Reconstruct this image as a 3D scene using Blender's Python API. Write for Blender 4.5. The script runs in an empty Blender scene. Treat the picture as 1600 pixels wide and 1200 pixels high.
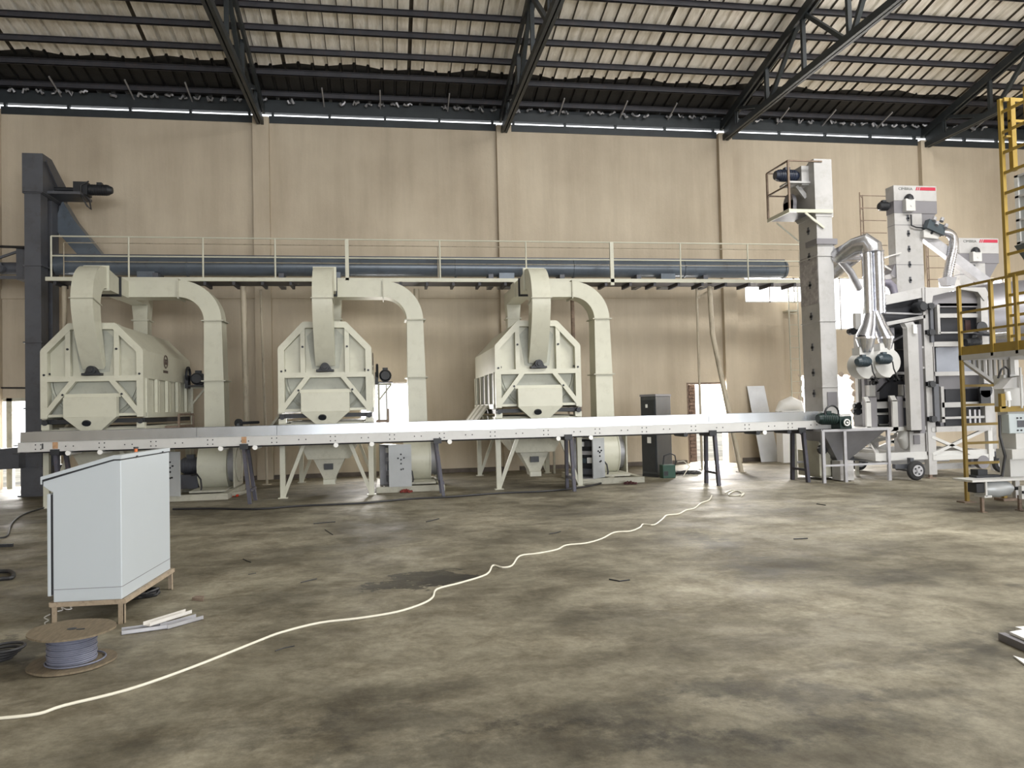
import bpy, bmesh, math, random
from mathutils import Vector, Matrix
random.seed(7)
SC = bpy.context.scene
COL = SC.collection
PI = math.pi
# ------------------------------------------------------------------ camera
FPX = 1200.0; CAMH = 1.7
YAW, PITCH, ROLL = [math.radians(a) for a in (9.3, 1.69, -1.37)]
FW = Vector((math.sin(YAW)*math.cos(PITCH), math.cos(YAW)*math.cos(PITCH), math.sin(PITCH)))
_rt = Vector((math.cos(YAW), -math.sin(YAW), 0)); _up = _rt.cross(FW)
RT = _rt*math.cos(ROLL) + _up*math.sin(ROLL)
UP = -_rt*math.sin(ROLL) + _up*math.cos(ROLL)
CAMP = Vector((0, 0, CAMH))
cd = bpy.data.cameras.new('camera'); cd.sensor_fit = 'HORIZONTAL'; cd.sensor_width = 36; cd.lens = FPX/1600*36
cd.clip_end = 300
co = bpy.data.objects.new('camera', cd); COL.objects.link(co)
m = Matrix((( RT.x, UP.x, -FW.x), (RT.y, UP.y, -FW.y), (RT.z, UP.z, -FW.z))).to_4x4()
m.translation = CAMP; co.matrix_world = m
SC.camera = co
def _ray(px, py): return FW + RT*((px-800)/FPX) + UP*((600-py)/FPX)
def P(px, py, Y): d = _ray(px, py); return CAMP + d*(Y/d.y)          # point of the place at depth Y
def PX(px, py, X): d = _ray(px, py); return CAMP + d*(X/d.x)
def G(px, py, z=0.0): d = _ray(px, py); return CAMP + d*((z-CAMH)/d.z)  # point on a level surface
def V(*a): return Vector(a)
# ------------------------------------------------------------------ light
SC.view_settings.view_transform = 'Standard'; SC.view_settings.look = 'None'
SC.view_settings.gamma = 1; SC.view_settings.use_curve_mapping = False
SC.view_settings.exposure = 0.12
w = bpy.data.worlds.new('sky'); SC.world = w; w.use_nodes = True
bg = w.node_tree.nodes['Background']; bg.inputs[0].default_value = (0.93, 0.96, 1, 1); bg.inputs[1].default_value = 3.2
def area(name, loc, rot, sx, sy, power, col=(1, 1, 1)):
    l = bpy.data.lights.new(name, 'AREA'); l.shape = 'RECTANGLE'; l.size = sx; l.size_y = sy
    l.energy = power; l.color = col
    o = bpy.data.objects.new(name, l); COL.objects.link(o); o.location = loc; o.rotation_euler = rot
    return o
# daylight entering through the hall's openings (behind the camera, at the right end, and in the back wall)
area('daylight_front_door', (8.0, -25.7, 4.2), (PI/2+.32, 0, 0), 24, 8, 5500, (0.97, 0.98, 1.0))
area('daylight_right_door', (20.8, 6.0, 3.1), (PI/2+.3, 0, PI/2), 12, 6, 500, (1.0, 0.96, 0.92))
area('daylight_skylight', (11.6, 6.2, 12.1), (0, 0, 0), 9, 4, 2700, (1.0, 0.985, 0.95))  # added skylight, out of view, to brighten the right-hand floor
for nm, x0, x1, z0, z1, pw in (('window_high', 10.12, 13.9, 4.3, 5.2, 260), ('window_high_right', 14.1, 18.5, 4.5, 5.2, 200),
                               ('door_mid', 8.8, 9.4, 0, 2.25, 160), ('broken_hole', 11.72, 13.38, .9, 2.4, 190),
                               ('window_low', -.7, .62, 1.2, 2.4, 110), ('door_left', -9.8, -7.9, 0, 2.2, 150)):
    area('daylight_'+nm, ((x0+x1)/2, 20.95, (z0+z1)/2), (-PI/2, 0, 0), x1-x0, z1-z0, pw*1.9, (1, .955, .91))

# ------------------------------------------------------------------ materials
MATS = {}
def mat(name, col, rough=.6, metal=0, var=.12, scale=3, bump=0, bscale=None, dirt=None, dirt_amt=0, stretch=None, spec=.5, emit=None, alpha=None):
    if name in MATS: return MATS[name]
    mt = bpy.data.materials.new(name); mt.use_nodes = True
    nt = mt.node_tree; b = nt.nodes['Principled BSDF']
    b.inputs['Roughness'].default_value = rough; b.inputs['Metallic'].default_value = metal
    b.inputs['Specular IOR Level'].default_value = spec
    tc = nt.nodes.new('ShaderNodeTexCoord'); mp = nt.nodes.new('ShaderNodeMapping')
    nt.links.new(tc.outputs['Object'], mp.inputs[0])
    if stretch: mp.inputs['Scale'].default_value = stretch
    n = nt.nodes.new('ShaderNodeTexNoise'); n.inputs['Scale'].default_value = scale; n.inputs['Detail'].default_value = 6
    n.inputs['Roughness'].default_value = .6
    nt.links.new(mp.outputs[0], n.inputs['Vector'])
    r = nt.nodes.new('ShaderNodeValToRGB')
    r.color_ramp.elements[0].position = .3; r.color_ramp.elements[1].position = .7
    r.color_ramp.elements[0].color = [c*(1-var) for c in col]+[1]; r.color_ramp.elements[1].color = [min(1, c*(1+var)) for c in col]+[1]
    nt.links.new(n.outputs['Fac'], r.inputs[0]); out = r.outputs[0]
    if dirt:
        n2 = nt.nodes.new('ShaderNodeTexNoise'); n2.inputs['Scale'].default_value = scale*2.3; n2.inputs['Detail'].default_value = 8
        n2.inputs['Roughness'].default_value = .7
        nt.links.new(mp.outputs[0], n2.inputs['Vector'])
        r2 = nt.nodes.new('ShaderNodeValToRGB'); r2.color_ramp.elements[0].position = .52; r2.color_ramp.elements[1].position = .68
        r2.color_ramp.elements[0].color = (0, 0, 0, 1); r2.color_ramp.elements[1].color = (dirt_amt,)*3+(1,)
        mx = nt.nodes.new('ShaderNodeMixRGB'); nt.links.new(n2.outputs['Fac'], r2.inputs[0]); nt.links.new(r2.outputs[0], mx.inputs[0])
        nt.links.new(out, mx.inputs[1]); mx.inputs[2].default_value = list(dirt)+[1]; out = mx.outputs[0]
    nt.links.new(out, b.inputs['Base Color'])
    if bump:
        bp = nt.nodes.new('ShaderNodeBump'); bp.inputs['Strength'].default_value = bump; bp.inputs['Distance'].default_value = .02
        nb = nt.nodes.new('ShaderNodeTexNoise'); nb.inputs['Scale'].default_value = bscale or scale*6; nb.inputs['Detail'].default_value = 4
        nt.links.new(mp.outputs[0], nb.inputs['Vector']); nt.links.new(nb.outputs['Fac'], bp.inputs['Height'])
        nt.links.new(bp.outputs[0], b.inputs['Normal'])
    if emit: b.inputs['Emission Color'].default_value = list(emit)+[1]; b.inputs['Emission Strength'].default_value = 1
    MATS[name] = mt; return mt
CREAM = mat('cream_paint', (.56, .555, .455), .42, 0, .05, 2, dirt=(.3, .27, .2), dirt_amt=.18)
CREAMD = mat('dusty_cream_paint', (.47, .46, .38), .6, 0, .10, 3, dirt=(.2, .17, .13), dirt_amt=.35)
PLATE = mat('dull_grey_cream_plate', (.42, .43, .37), .5, 0, .10, 3, dirt=(.25, .24, .2), dirt_amt=.3)
WHITE = mat('white_paint', (.57, .57, .555), .4, 0, .05, 2, dirt=(.35, .32, .3), dirt_amt=.15)
WHITED = mat('grey_white_paint', (.43, .425, .42), .45, 0, .08, 2, dirt=(.25, .23, .2), dirt_amt=.3)
GREYP = mat('grey_paint', (.19, .185, .20), .5, 0, .06, 2)
DESKM = mat('white_enamel', (.50, .545, .575), .35, 0, .015, 1.5)
STEELD = mat('dark_blue_grey_steel', (.085, .09, .105), .45, .1, .15, 2, dirt=(.05, .04, .035), dirt_amt=.4)
TUBEM = mat('blue_grey_tube_paint', (.12, .145, .175), .33, .2, .12, 2, dirt=(.07, .07, .07), dirt_amt=.4)
BLACK = mat('black_cast_iron', (.018, .02, .024), .5, 0, .2, 6)
LEGM = mat('dark_primer_steel', (.055, .055, .075), .55, 0, .2, 5, dirt=(.10, .06, .05), dirt_amt=.5)
GALV = mat('galvanised_sheet', (.50, .53, .56), .26, .85, .10, 4, stretch=(1, 1, .4))
GALVD = mat('galvanised_duct', (.62, .63, .67), .22, .9, .15, 8, bump=.15, bscale=9)
GALVM = mat('matt_galvanised', (.42, .42, .44), .5, .5, .15, 4)
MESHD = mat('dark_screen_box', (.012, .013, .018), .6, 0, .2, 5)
YELL = mat('yellow_paint', (.27, .18, .028), .5, 0, .12, 4, dirt=(.2, .12, .03), dirt_amt=.3)
RUST = mat('rusty_angle_iron', (.21, .155, .115), .75, 0, .25, 10, dirt=(.08, .05, .035), dirt_amt=.6)
ANGLE = mat('tan_primer_angle_iron', (.36, .29, .21), .7, 0, .15, 10, dirt=(.12, .08, .05), dirt_amt=.6)
GREENM = mat('green_motor_paint', (.008, .024, .022), .4, .1, .15, 6)
NAVY = mat('navy_motor_paint', (.015, .022, .045), .4, 0, .15, 6)
CYAN = mat('teal_grey_motor_paint', (.045, .065, .08), .4, 0, .15, 6)
RUBBER = mat('tyre_rubber', (.025, .025, .027), .8, 0, .2, 12)
WOOD = mat('weathered_plywood', (.17, .135, .088), .8, 0, .25, 9, stretch=(6, 1, 1), dirt=(.1, .08, .06), dirt_amt=.5)
CABLEG = mat('grey_cable_jacket', (.14, .15, .20), .5, 0, .12, 8)
CABLEW = mat('ivory_cable_jacket', (.72, .69, .58), .5, 0, .04, 8)
CABLEB = mat('black_cable_jacket', (.02, .02, .022), .5, 0, .1, 8)
DARKST = mat('truss_steel', (.028, .034, .038), .5, .1, .2, 3)
PURL = mat('purlin_steel', (.042, .042, .05), .55, .1, .25, 3, dirt=(.09, .06, .05), dirt_amt=.4)
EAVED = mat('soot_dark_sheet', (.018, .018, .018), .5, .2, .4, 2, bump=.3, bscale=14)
RED = mat('red_stripe_paint', (.42, .02, .05), .5, 0, .05, 4)
INKG = mat('dark_grey_lettering', (.12, .13, .12), .6, 0, .05, 4)
MARK = mat('brown_emblem_ink', (.10, .075, .06), .7, 0, .2, 10)
REDB = mat('red_button', (.6, .05, .02), .4)
ORANGE = mat('orange_plastic', (.7, .16, .03), .4)
PAPER = mat('white_plastic', (.82, .82, .80), .5, 0, .03, 5)
BRICK = mat('dark_brick_wall', (.09, .065, .055), .9, 0, .3, 9, bump=.5, bscale=20)
RUBBLE = mat('broken_masonry', (.42, .35, .29), .9, 0, .25, 6, bump=.6, bscale=14)
POLE = mat('worn_cream_pipe', (.42, .37, .28), .6, 0, .12, 4, stretch=(1, 1, .25), dirt=(.11, .085, .06), dirt_amt=.55)
SILO = mat('dusty_blue_grey_sheet', (.42, .44, .45), .4, .2, .08, 3)

def wall_mat():
    mt = bpy.data.materials.new('peach_plaster'); mt.use_nodes = True; nt = mt.node_tree; b = nt.nodes['Principled BSDF']
    b.inputs['Roughness'].default_value = .85; b.inputs['Specular IOR Level'].default_value = .2
    tc = nt.nodes.new('ShaderNodeTexCoord')
    def noise(sc, stretch, det=6, rough=.6):
        mp = nt.nodes.new('ShaderNodeMapping'); mp.inputs['Scale'].default_value = stretch
        nt.links.new(tc.outputs['Object'], mp.inputs[0])
        n = nt.nodes.new('ShaderNodeTexNoise'); n.inputs['Scale'].default_value = sc; n.inputs['Detail'].default_value = det; n.inputs['Roughness'].default_value = rough
        nt.links.new(mp.outputs[0], n.inputs['Vector']); return n.outputs['Fac']
    r = nt.nodes.new('ShaderNodeValToRGB'); cr = r.color_ramp
    cr.elements[0].position = .32; cr.elements[0].color = (.48, .41, .315, 1)
    cr.elements[1].position = .68; cr.elements[1].color = (.60, .525, .41, 1)
    nt.links.new(noise(.45, (1, 1, .8)), r.inputs[0])
    r2 = nt.nodes.new('ShaderNodeValToRGB'); c2 = r2.color_ramp
    c2.elements[0].position = .38; c2.elements[0].color = (.84, .83, .82, 1); c2.elements[1].position = .6; c2.elements[1].color = (1, 1, 1, 1)
    nt.links.new(noise(1.0, (1.6, 1, .13), 8, .65), r2.inputs[0])
    mx = nt.nodes.new('ShaderNodeMixRGB'); mx.blend_type = 'MULTIPLY'; mx.inputs[0].default_value = .8
    nt.links.new(r.outputs[0], mx.inputs[1]); nt.links.new(r2.outputs[0], mx.inputs[2])
    r3 = nt.nodes.new('ShaderNodeValToRGB'); c3 = r3.color_ramp
    c3.elements[0].position = .70; c3.elements[0].color = (0, 0, 0, 1); c3.elements[1].position = .76; c3.elements[1].color = (.35, .35, .35, 1)
    nt.links.new(noise(2.2, (1, 1, 1), 9, .75), r3.inputs[0])
    mx2 = nt.nodes.new('ShaderNodeMixRGB'); nt.links.new(r3.outputs[0], mx2.inputs[0]); nt.links.new(mx.outputs[0], mx2.inputs[1])
    mx2.inputs[2].default_value = (.26, .2, .15, 1)
    nt.links.new(mx2.outputs[0], b.inputs['Base Color'])
    bp = nt.nodes.new('ShaderNodeBump'); bp.inputs['Strength'].default_value = .25; bp.inputs['Distance'].default_value = .02
    nt.links.new(noise(14, (1, 1, 1)), bp.inputs['Height']); nt.links.new(bp.outputs[0], b.inputs['Normal'])
    return mt
WALLM = wall_mat()

def floor_mat():
    mt = bpy.data.materials.new('dusty_concrete'); mt.use_nodes = True; nt = mt.node_tree; b = nt.nodes['Principled BSDF']
    tc = nt.nodes.new('ShaderNodeTexCoord')
    def noise(sc, det=8, rough=.65, dist=0, stretch=(1, 1, 1)):
        mp = nt.nodes.new('ShaderNodeMapping'); mp.inputs['Scale'].default_value = stretch
        nt.links.new(tc.outputs['Object'], mp.inputs[0])
        n = nt.nodes.new('ShaderNodeTexNoise'); n.inputs['Scale'].default_value = sc; n.inputs['Detail'].default_value = det
        n.inputs['Roughness'].default_value = rough; n.inputs['Distortion'].default_value = dist
        nt.links.new(mp.outputs[0], n.inputs['Vector']); return n.outputs['Fac']
    def ramp(src, a, b_, ca, cb):
        r = nt.nodes.new('ShaderNodeValToRGB'); r.color_ramp.elements[0].position = a; r.color_ramp.elements[1].position = b_
        r.color_ramp.elements[0].color = ca; r.color_ramp.elements[1].color = cb; nt.links.new(src, r.inputs[0]); return r.outputs[0]
    def mult(a, c, f=1.0):
        mx = nt.nodes.new('ShaderNodeMixRGB'); mx.blend_type = 'MULTIPLY'; mx.inputs[0].default_value = f
        nt.links.new(a, mx.inputs[1]); nt.links.new(c, mx.inputs[2]); return mx.outputs[0]
    base = ramp(noise(.5, 5, .6, .6), .3, .7, (.115, .102, .068, 1), (.41, .38, .29, 1))
    med = ramp(noise(1.9, 10, .72, .3), .36, .58, (.50, .47, .42, 1), (1, 1, 1, 1))
    fine = ramp(noise(14, 10, .8), .3, .62, (.58, .56, .53, 1), (1.05, 1.05, 1.05, 1))
    out = mult(mult(base, med, .95), fine, .9)
    out = mult(out, ramp(noise(.85, 9, .72, .5, (.7, 1.5, 1)), .34, .52, (.50, .48, .44, 1), (1, 1, 1, 1)), .8)
    nz = noise(2.6, 6, .7)
    # wet patch and blotches, plus desk shade and near-floor darkening put into the colour
    for (x, y, rx, ry, dark, soft) in STAINS_SHADE:
        mp = nt.nodes.new('ShaderNodeMapping'); mp.vector_type = 'TEXTURE'
        mp.inputs['Location'].default_value = (x, y, 0); mp.inputs['Scale'].default_value = (rx, ry, 100)
        nt.links.new(tc.outputs['Object'], mp.inputs[0])
        ln = nt.nodes.new('ShaderNodeVectorMath'); ln.operation = 'LENGTH'; nt.links.new(mp.outputs[0], ln.inputs[0])
        ad = nt.nodes.new('ShaderNodeMath'); ad.operation = 'MULTIPLY_ADD'; ad.inputs[1].default_value = 3.0; nt.links.new(nz, ad.inputs[0]); nt.links.new(ln.outputs['Value'], ad.inputs[2])
        out = mult(out, _stain_shade(nt, ad.outputs[0], dark, soft))
    nt.links.new(out, b.inputs['Base Color'])
    rr = ramp(noise(1.3, 6), .35, .7, (.50, .50, .50, 1), (.80, .80, .80, 1)); nt.links.new(rr, b.inputs['Roughness'])
    b.inputs['Specular IOR Level'].default_value = .4
    bp = nt.nodes.new('ShaderNodeBump'); bp.inputs['Strength'].default_value = .35; bp.inputs['Distance'].default_value = .015
    nt.links.new(noise(5, 9, .7), bp.inputs['Height']); nt.links.new(bp.outputs[0], b.inputs['Normal'])
    return mt
def _stain_shade(nt, src, dark, soft):
    mr = nt.nodes.new('ShaderNodeMapRange'); mr.inputs['From Min'].default_value = 2.3-soft; mr.inputs['From Max'].default_value = 2.3
    mr.inputs['To Min'].default_value = dark; mr.inputs['To Max'].default_value = 1.0; mr.interpolation_type = 'SMOOTHSTEP'
    nt.links.new(src, mr.inputs['Value']); return mr.outputs[0]
_s = lambda px, py, rx, ry, d, soft=.6: (G(px, py).x, G(px, py).y, rx, ry, d, soft)
STAINS_SHADE = [_s(668, 905, .62, .50, .30, .12), _s(700, 908, .5, .3, .5, .2), _s(150, 1020, .5, .3, .7), _s(30, 1015, .45, .4, .45, .2), _s(1120, 850, .35, 1.3, .6), _s(1180, 900, .5, .6, .62), _s(800, 1170, 1.6, .35, .6), _s(950, 1110, .8, .3, .6), _s(1250, 1090, .6, .3, .6), _s(620, 1130, .9, .35, .65), _s(1400, 1130, .9, .3, .6), _s(330, 1150, .9, .3, .65), _s(480, 930, 1.1, .5, .75), _s(960, 960, .9, .5, .75), _s(1100, 1170, .5, .3, .5), _s(1500, 1010, .4, .25, .6, .6), _s(1120, 1075, .4, .25, .65, .7), _s(1440, 1085, .5, .15, .6), _s(1080, 840, .9, 1.1, .72), _s(1215, 880, 1.1, .55, .7), _s(1400, 905, 1.3, .5, .72),
          _s(1180, 1080, .55, .35, .68), _s(1000, 1130, .6, .25, .7), _s(1500, 1030, .9, .35, .66), _s(1300, 810, .8, .6, .75), _s(1592, 915, .16, .25, .5),
          _s(480, 860, 1.6, .8, .75), _s(300, 800, 1.6, .9, .7), _s(620, 1080, .8, .3, .8), _s(1250, 1140, .9, .2, .62), _s(20, 900, 1.0, 1.4, .75),  # includes the desk's cast shade, put into the floor colour
          _s(900, 800, 1.6, .7, .8), _s(1590, 990, .35, .3, .4)]
FLOORM = floor_mat()

def foil_mat():
    mt = bpy.data.materials.new('roof_foil_insulation'); mt.use_nodes = True; nt = mt.node_tree; b = nt.nodes['Principled BSDF']
    tc = nt.nodes.new('ShaderNodeTexCoord')
    mp = nt.nodes.new('ShaderNodeMapping'); nt.links.new(tc.outputs['Object'], mp.inputs[0]); mp.inputs['Scale'].default_value = (3.2, .55, .55)
    n = nt.nodes.new('ShaderNodeTexNoise'); n.inputs['Scale'].default_value = 2.2; n.inputs['Detail'].default_value = 8; n.inputs['Roughness'].default_value = .6
    nt.links.new(mp.outputs[0], n.inputs['Vector'])
    r = nt.nodes.new('ShaderNodeValToRGB'); r.color_ramp.elements[0].position = .35; r.color_ramp.elements[1].position = .62
    r.color_ramp.elements[0].color = (.68, .64, .56, 1); r.color_ramp.elements[1].color = (.95, .92, .86, 1)
    nt.links.new(n.outputs['Fac'], r.inputs[0]); nt.links.new(r.outputs[0], b.inputs['Base Color'])
    b.inputs['Metallic'].default_value = .2; b.inputs['Roughness'].default_value = .42
    bp = nt.nodes.new('ShaderNodeBump'); bp.inputs['Strength'].default_value = .8; bp.inputs['Distance'].default_value = .05
    n2 = nt.nodes.new('ShaderNodeTexNoise'); n2.inputs['Scale'].default_value = 2.5; n2.inputs['Detail'].default_value = 5
    mp2 = nt.nodes.new('ShaderNodeMapping'); nt.links.new(tc.outputs['Object'], mp2.inputs[0]); mp2.inputs['Scale'].default_value = (2.5, 1, 1)
    nt.links.new(mp2.outputs[0], n2.inputs['Vector']); nt.links.new(n2.outputs['Fac'], bp.inputs['Height']); nt.links.new(bp.outputs[0], b.inputs['Normal'])
    return mt
FOIL = foil_mat()
RIBSHADE = mat('bare_brown_rib_metal', (.07, .06, .045), .6, .2, .4, 5)  # rib shading put into the colour as dark brown lines

# ------------------------------------------------------------------ mesh helpers
class MB:
    def __init__(s): s.v = []; s.f = []; s.m = []
    def _add(s, vs, fs, mi=0):
        o = len(s.v); s.v += [tuple(p) for p in vs]
        for f in fs: s.f.append([i+o for i in f]); s.m.append(mi)
        return s
    def box(s, x0, x1, y0, y1, z0, z1, mi=0):
        return s.hexa([(x0,y0,z0),(x1,y0,z0),(x1,y1,z0),(x0,y1,z0),(x0,y0,z1),(x1,y0,z1),(x1,y1,z1),(x0,y1,z1)], mi)
    def hexa(s, p, mi=0):
        return s._add(p, [(0,3,2,1),(4,5,6,7),(0,1,5,4),(1,2,6,5),(2,3,7,6),(3,0,4,7)], mi)
    def beam(s, p, q, w, h=None, up=(0,0,1), mi=0):
        p, q = Vector(p), Vector(q); h = h or w; d = (q-p).normalized(); u = Vector(up)
        if abs(d.dot(u)) > .98: u = Vector((0, 1, 0))
        a = d.cross(u).normalized()*(w/2); b = a.cross(d).normalized()*(h/2)
        return s.hexa([p-a-b, p+a-b, q+a-b, q-a-b, p-a+b, p+a+b, q+a+b, q-a+b], mi)
    def cyl(s, p, q, r0, r1=None, n=18, mi=0, caps=True):
        p, q = Vector(p), Vector(q); r1 = r0 if r1 is None else r1; d = (q-p).normalized()
        u = Vector((0,0,1)) if abs(d.z) < .9 else Vector((1,0,0))
        a = d.cross(u).normalized(); b = a.cross(d)
        vs = [p+(a*math.cos(2*PI*k/n)+b*math.sin(2*PI*k/n))*r0 for k in range(n)]+[q+(a*math.cos(2*PI*k/n)+b*math.sin(2*PI*k/n))*r1 for k in range(n)]
        fs = [(k, (k+1)%n, n+(k+1)%n, n+k) for k in range(n)]
        if caps: fs += [tuple(range(n))[::-1], tuple(range(n, 2*n))]
        return s._add(vs, fs, mi)
    def rings(s, pts, rs, n=14, mi=0):
        """tube with a radius at every point"""
        pts = [Vector(p) for p in pts]; o = len(s.v); u = None
        for i, p in enumerate(pts):
            d = (pts[min(i+1, len(pts)-1)]-pts[max(i-1, 0)]).normalized()
            if u is None: u = Vector((0,0,1)) if abs(d.z) < .9 else Vector((1,0,0))
            a = d.cross(u).normalized(); u = a.cross(d).normalized()
            s.v += [tuple(p+(a*math.cos(2*PI*k/n)+u*math.sin(2*PI*k/n))*rs[i]) for k in range(n)]
        for i in range(len(pts)-1):
            for k in range(n): s.f.append([o+i*n+k, o+i*n+(k+1)%n, o+(i+1)*n+(k+1)%n, o+(i+1)*n+k]); s.m.append(mi)
        s.f.append([o+k for k in range(n)][::-1]); s.m.append(mi)
        e = o+(len(pts)-1)*n; s.f.append([e+k for k in range(n)]); s.m.append(mi)
        return s
    def tube(s, pts, r, n=8, mi=0): return s.rings(pts, [r]*len(pts), n, mi)
    def loft(s, secs, mi=0):
        """secs: lists of equal length corner points; closed with end caps"""
        o = len(s.v); n = len(secs[0])
        for c in secs: s.v += [tuple(p) for p in c]
        for i in range(len(secs)-1):
            for k in range(n): s.f.append([o+i*n+k, o+i*n+(k+1)%n, o+(i+1)*n+(k+1)%n, o+(i+1)*n+k]); s.m.append(mi)
        s.f.append([o+k for k in range(n)][::-1]); s.m.append(mi)
        e = o+(len(secs)-1)*n; s.f.append([e+k for k in range(n)]); s.m.append(mi)
        return s
    def prism(s, poly, ax, a0, a1, mi=0):
        f = {'x': lambda u, v, a: (a, u, v), 'y': lambda u, v, a: (u, a, v), 'z': lambda u, v, a: (u, v, a)}[ax]
        n = len(poly); vs = [f(u, v, a0) for u, v in poly]+[f(u, v, a1) for u, v in poly]
        return s._add(vs, [tuple(range(n))[::-1], tuple(range(n, 2*n))]+[(k, (k+1)%n, n+(k+1)%n, n+k) for k in range(n)], mi)
    def rect(s, c, z, rx, ry):  # helper for lofts
        return [(c[0]-rx, c[1]-ry, z), (c[0]+rx, c[1]-ry, z), (c[0]+rx, c[1]+ry, z), (c[0]-rx, c[1]+ry, z)]
    def ring(s, c, ax, R, r, n=28, k=8, a0=0, a1=2*PI):
        c = Vector(c); e = {'x': (V(0,1,0), V(0,0,1)), 'y': (V(1,0,0), V(0,0,1)), 'z': (V(1,0,0), V(0,1,0))}[ax]
        full = abs(a1-a0-2*PI) < 1e-6
        pts = [c+(e[0]*math.cos(a0+(a1-a0)*i/n)+e[1]*math.sin(a0+(a1-a0)*i/n))*R for i in range(n+1)]
        return s.tube(pts, r, k)
def rootloc(o):
    l = Vector((0, 0, 0))
    while o is not None: l += o.location; o = o.parent
    return l
def part(name, mb, mats, parent=None, bevel=0, smooth=True, local=False):
    me = bpy.data.meshes.new(name)
    off = Vector((0, 0, 0)) if (local or parent is None) else rootloc(parent)
    me.from_pydata([tuple(Vector(p)-off) for p in mb.v], [], mb.f); me.update()
    if not isinstance(mats, (list, tuple)): mats = [mats]
    for x in mats: me.materials.append(x)
    bm = bmesh.new(); bm.from_mesh(me); 
    for i, f in enumerate(bm.faces): f.material_index = mb.m[i]
    bmesh.ops.recalc_face_normals(bm, faces=bm.faces[:]); bm.to_mesh(me); bm.free()
    if smooth:
        me.polygons.foreach_set('use_smooth', [True]*len(me.polygons)); me.set_sharp_from_angle(angle=math.radians(32))
    o = bpy.data.objects.new(name, me); COL.objects.link(o)
    if parent is not None: o.parent = parent
    if bevel:
        b = o.modifiers.new('edge', 'BEVEL'); b.width = bevel; b.segments = 2; b.limit_method = 'ANGLE'
    return o
def tag(o, label, cat, group=None):
    o['label'] = label; o['category'] = cat
    if group: o['group'] = group
    return o
def thing(name, label, cat, loc, group=None):
    o = bpy.data.objects.new(name, None); COL.objects.link(o); o.location = Vector(loc); o.empty_display_size = .1
    return tag(o, label, cat, group)
def solo(name, mb, mats, label, cat, loc=None, group=None, bevel=0):
    """a thing that is one mesh, its origin at its base"""
    if loc is None:
        xs = [p[0] for p in mb.v]; ys = [p[1] for p in mb.v]; zs = [p[2] for p in mb.v]
        loc = ((min(xs)+max(xs))/2, (min(ys)+max(ys))/2, min(zs))
    mb.v = [tuple(Vector(p)-Vector(loc)) for p in mb.v]
    o = part(name, mb, mats, None, bevel); o.location = loc
    return tag(o, label, cat, group)
def struct(name, mb, mats, **k):
    o = part(name, mb, mats, **k); o['kind'] = 'structure'; return o
def copy_tree(o, parent=None):
    c = o.copy(); COL.objects.link(c); c.parent = parent
    for ch in list(o.children): copy_tree(ch, c)
    return c
def bp(x0, y0, x1, y1, Y, depth, mb=None, mi=0):
    """box whose front face, at depth Y, is measured by two pixel corners of the photo"""
    mb = mb or MB(); a = P(x0, y0, Y); b = P(x1, y1, Y)
    return mb.box(min(a.x, b.x), max(a.x, b.x), Y, Y+depth, min(a.z, b.z), max(a.z, b.z), mi)
def text_mesh(s, size, mirror=False):
    cu = bpy.data.curves.new('t', 'FONT'); cu.body = s; cu.size = size; cu.extrude = .002
    o = bpy.data.objects.new('t', cu); COL.objects.link(o); bpy.context.view_layer.update()
    me = o.to_mesh(); vs = [v.co.copy() for v in me.vertices]; fs = [list(p.vertices) for p in me.polygons]
    o.to_mesh_clear(); bpy.data.objects.remove(o)
    return vs, fs
def motor(mb, c, ax, L, r, mi=0):
    """finned electric motor body along an axis vector"""
    c = Vector(c); ax = Vector(ax).normalized()
    a = c-ax*L/2
    mb.cyl(a, a+ax*L*.12, r*.75, r*.95, mi=mi); mb.cyl(a+ax*L*.12, a+ax*L*.85, r, mi=mi); mb.cyl(a+ax*L*.85, a+ax*L, r*.95, r*.6, mi=mi)
    for k in range(7): mb.cyl(a+ax*L*(.2+.09*k), a+ax*L*(.23+.09*k), r*1.07, mi=mi)
    up = Vector((0, 0, 1)); b = c+up*r*1.1
    mb.box(b.x-r*.45, b.x+r*.45, b.y-r*.45, b.y+r*.45, b.z-r*.3, b.z+r*.3, mi)
    return mb

# ------------------------------------------------------------------ the hall
D = 20.4; WT = 9.18
XL, XR, YF = -15.9, 20.9, -26.0
struct('floor', MB().box(-30, 45, -30, 45, -.2, 0), FLOORM)
openings = [(-9.8, -7.9, 0, 2.2), (-.7, .62, 1.2, 2.42), (8.28, 9.4, 0, 2.25), (11.72, 13.38, .9, 2.4),
            (10.12, 12.3, 4.5, 5.23), (12.3, 13.9, 3.7, 5.23), (14.1, 15.45, 4.5, 5.23), (16.15, 18.5, 4.5, 5.23)]
def holed(x0, x1, z0, z1, ops, put, mb):
    xs = sorted({x0, x1}|{a for o in ops for a in o[:2]}); zs = sorted({z0, z1}|{a for o in ops for a in o[2:]})
    for i in range(len(xs)-1):
        for j in range(len(zs)-1):
            cx, cz = (xs[i]+xs[i+1])/2, (zs[j]+zs[j+1])/2
            if any(o[0] < cx < o[1] and o[2] < cz < o[3] for o in ops): continue
            put(mb, xs[i], xs[i+1], zs[j], zs[j+1])
    return mb
bw = holed(XL, XR, 0, WT, openings, lambda mb, a, b, c, d: mb.box(a, b, D, D+.22, c, d), MB())
struct('wall_back', bw, WALLM)
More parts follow.
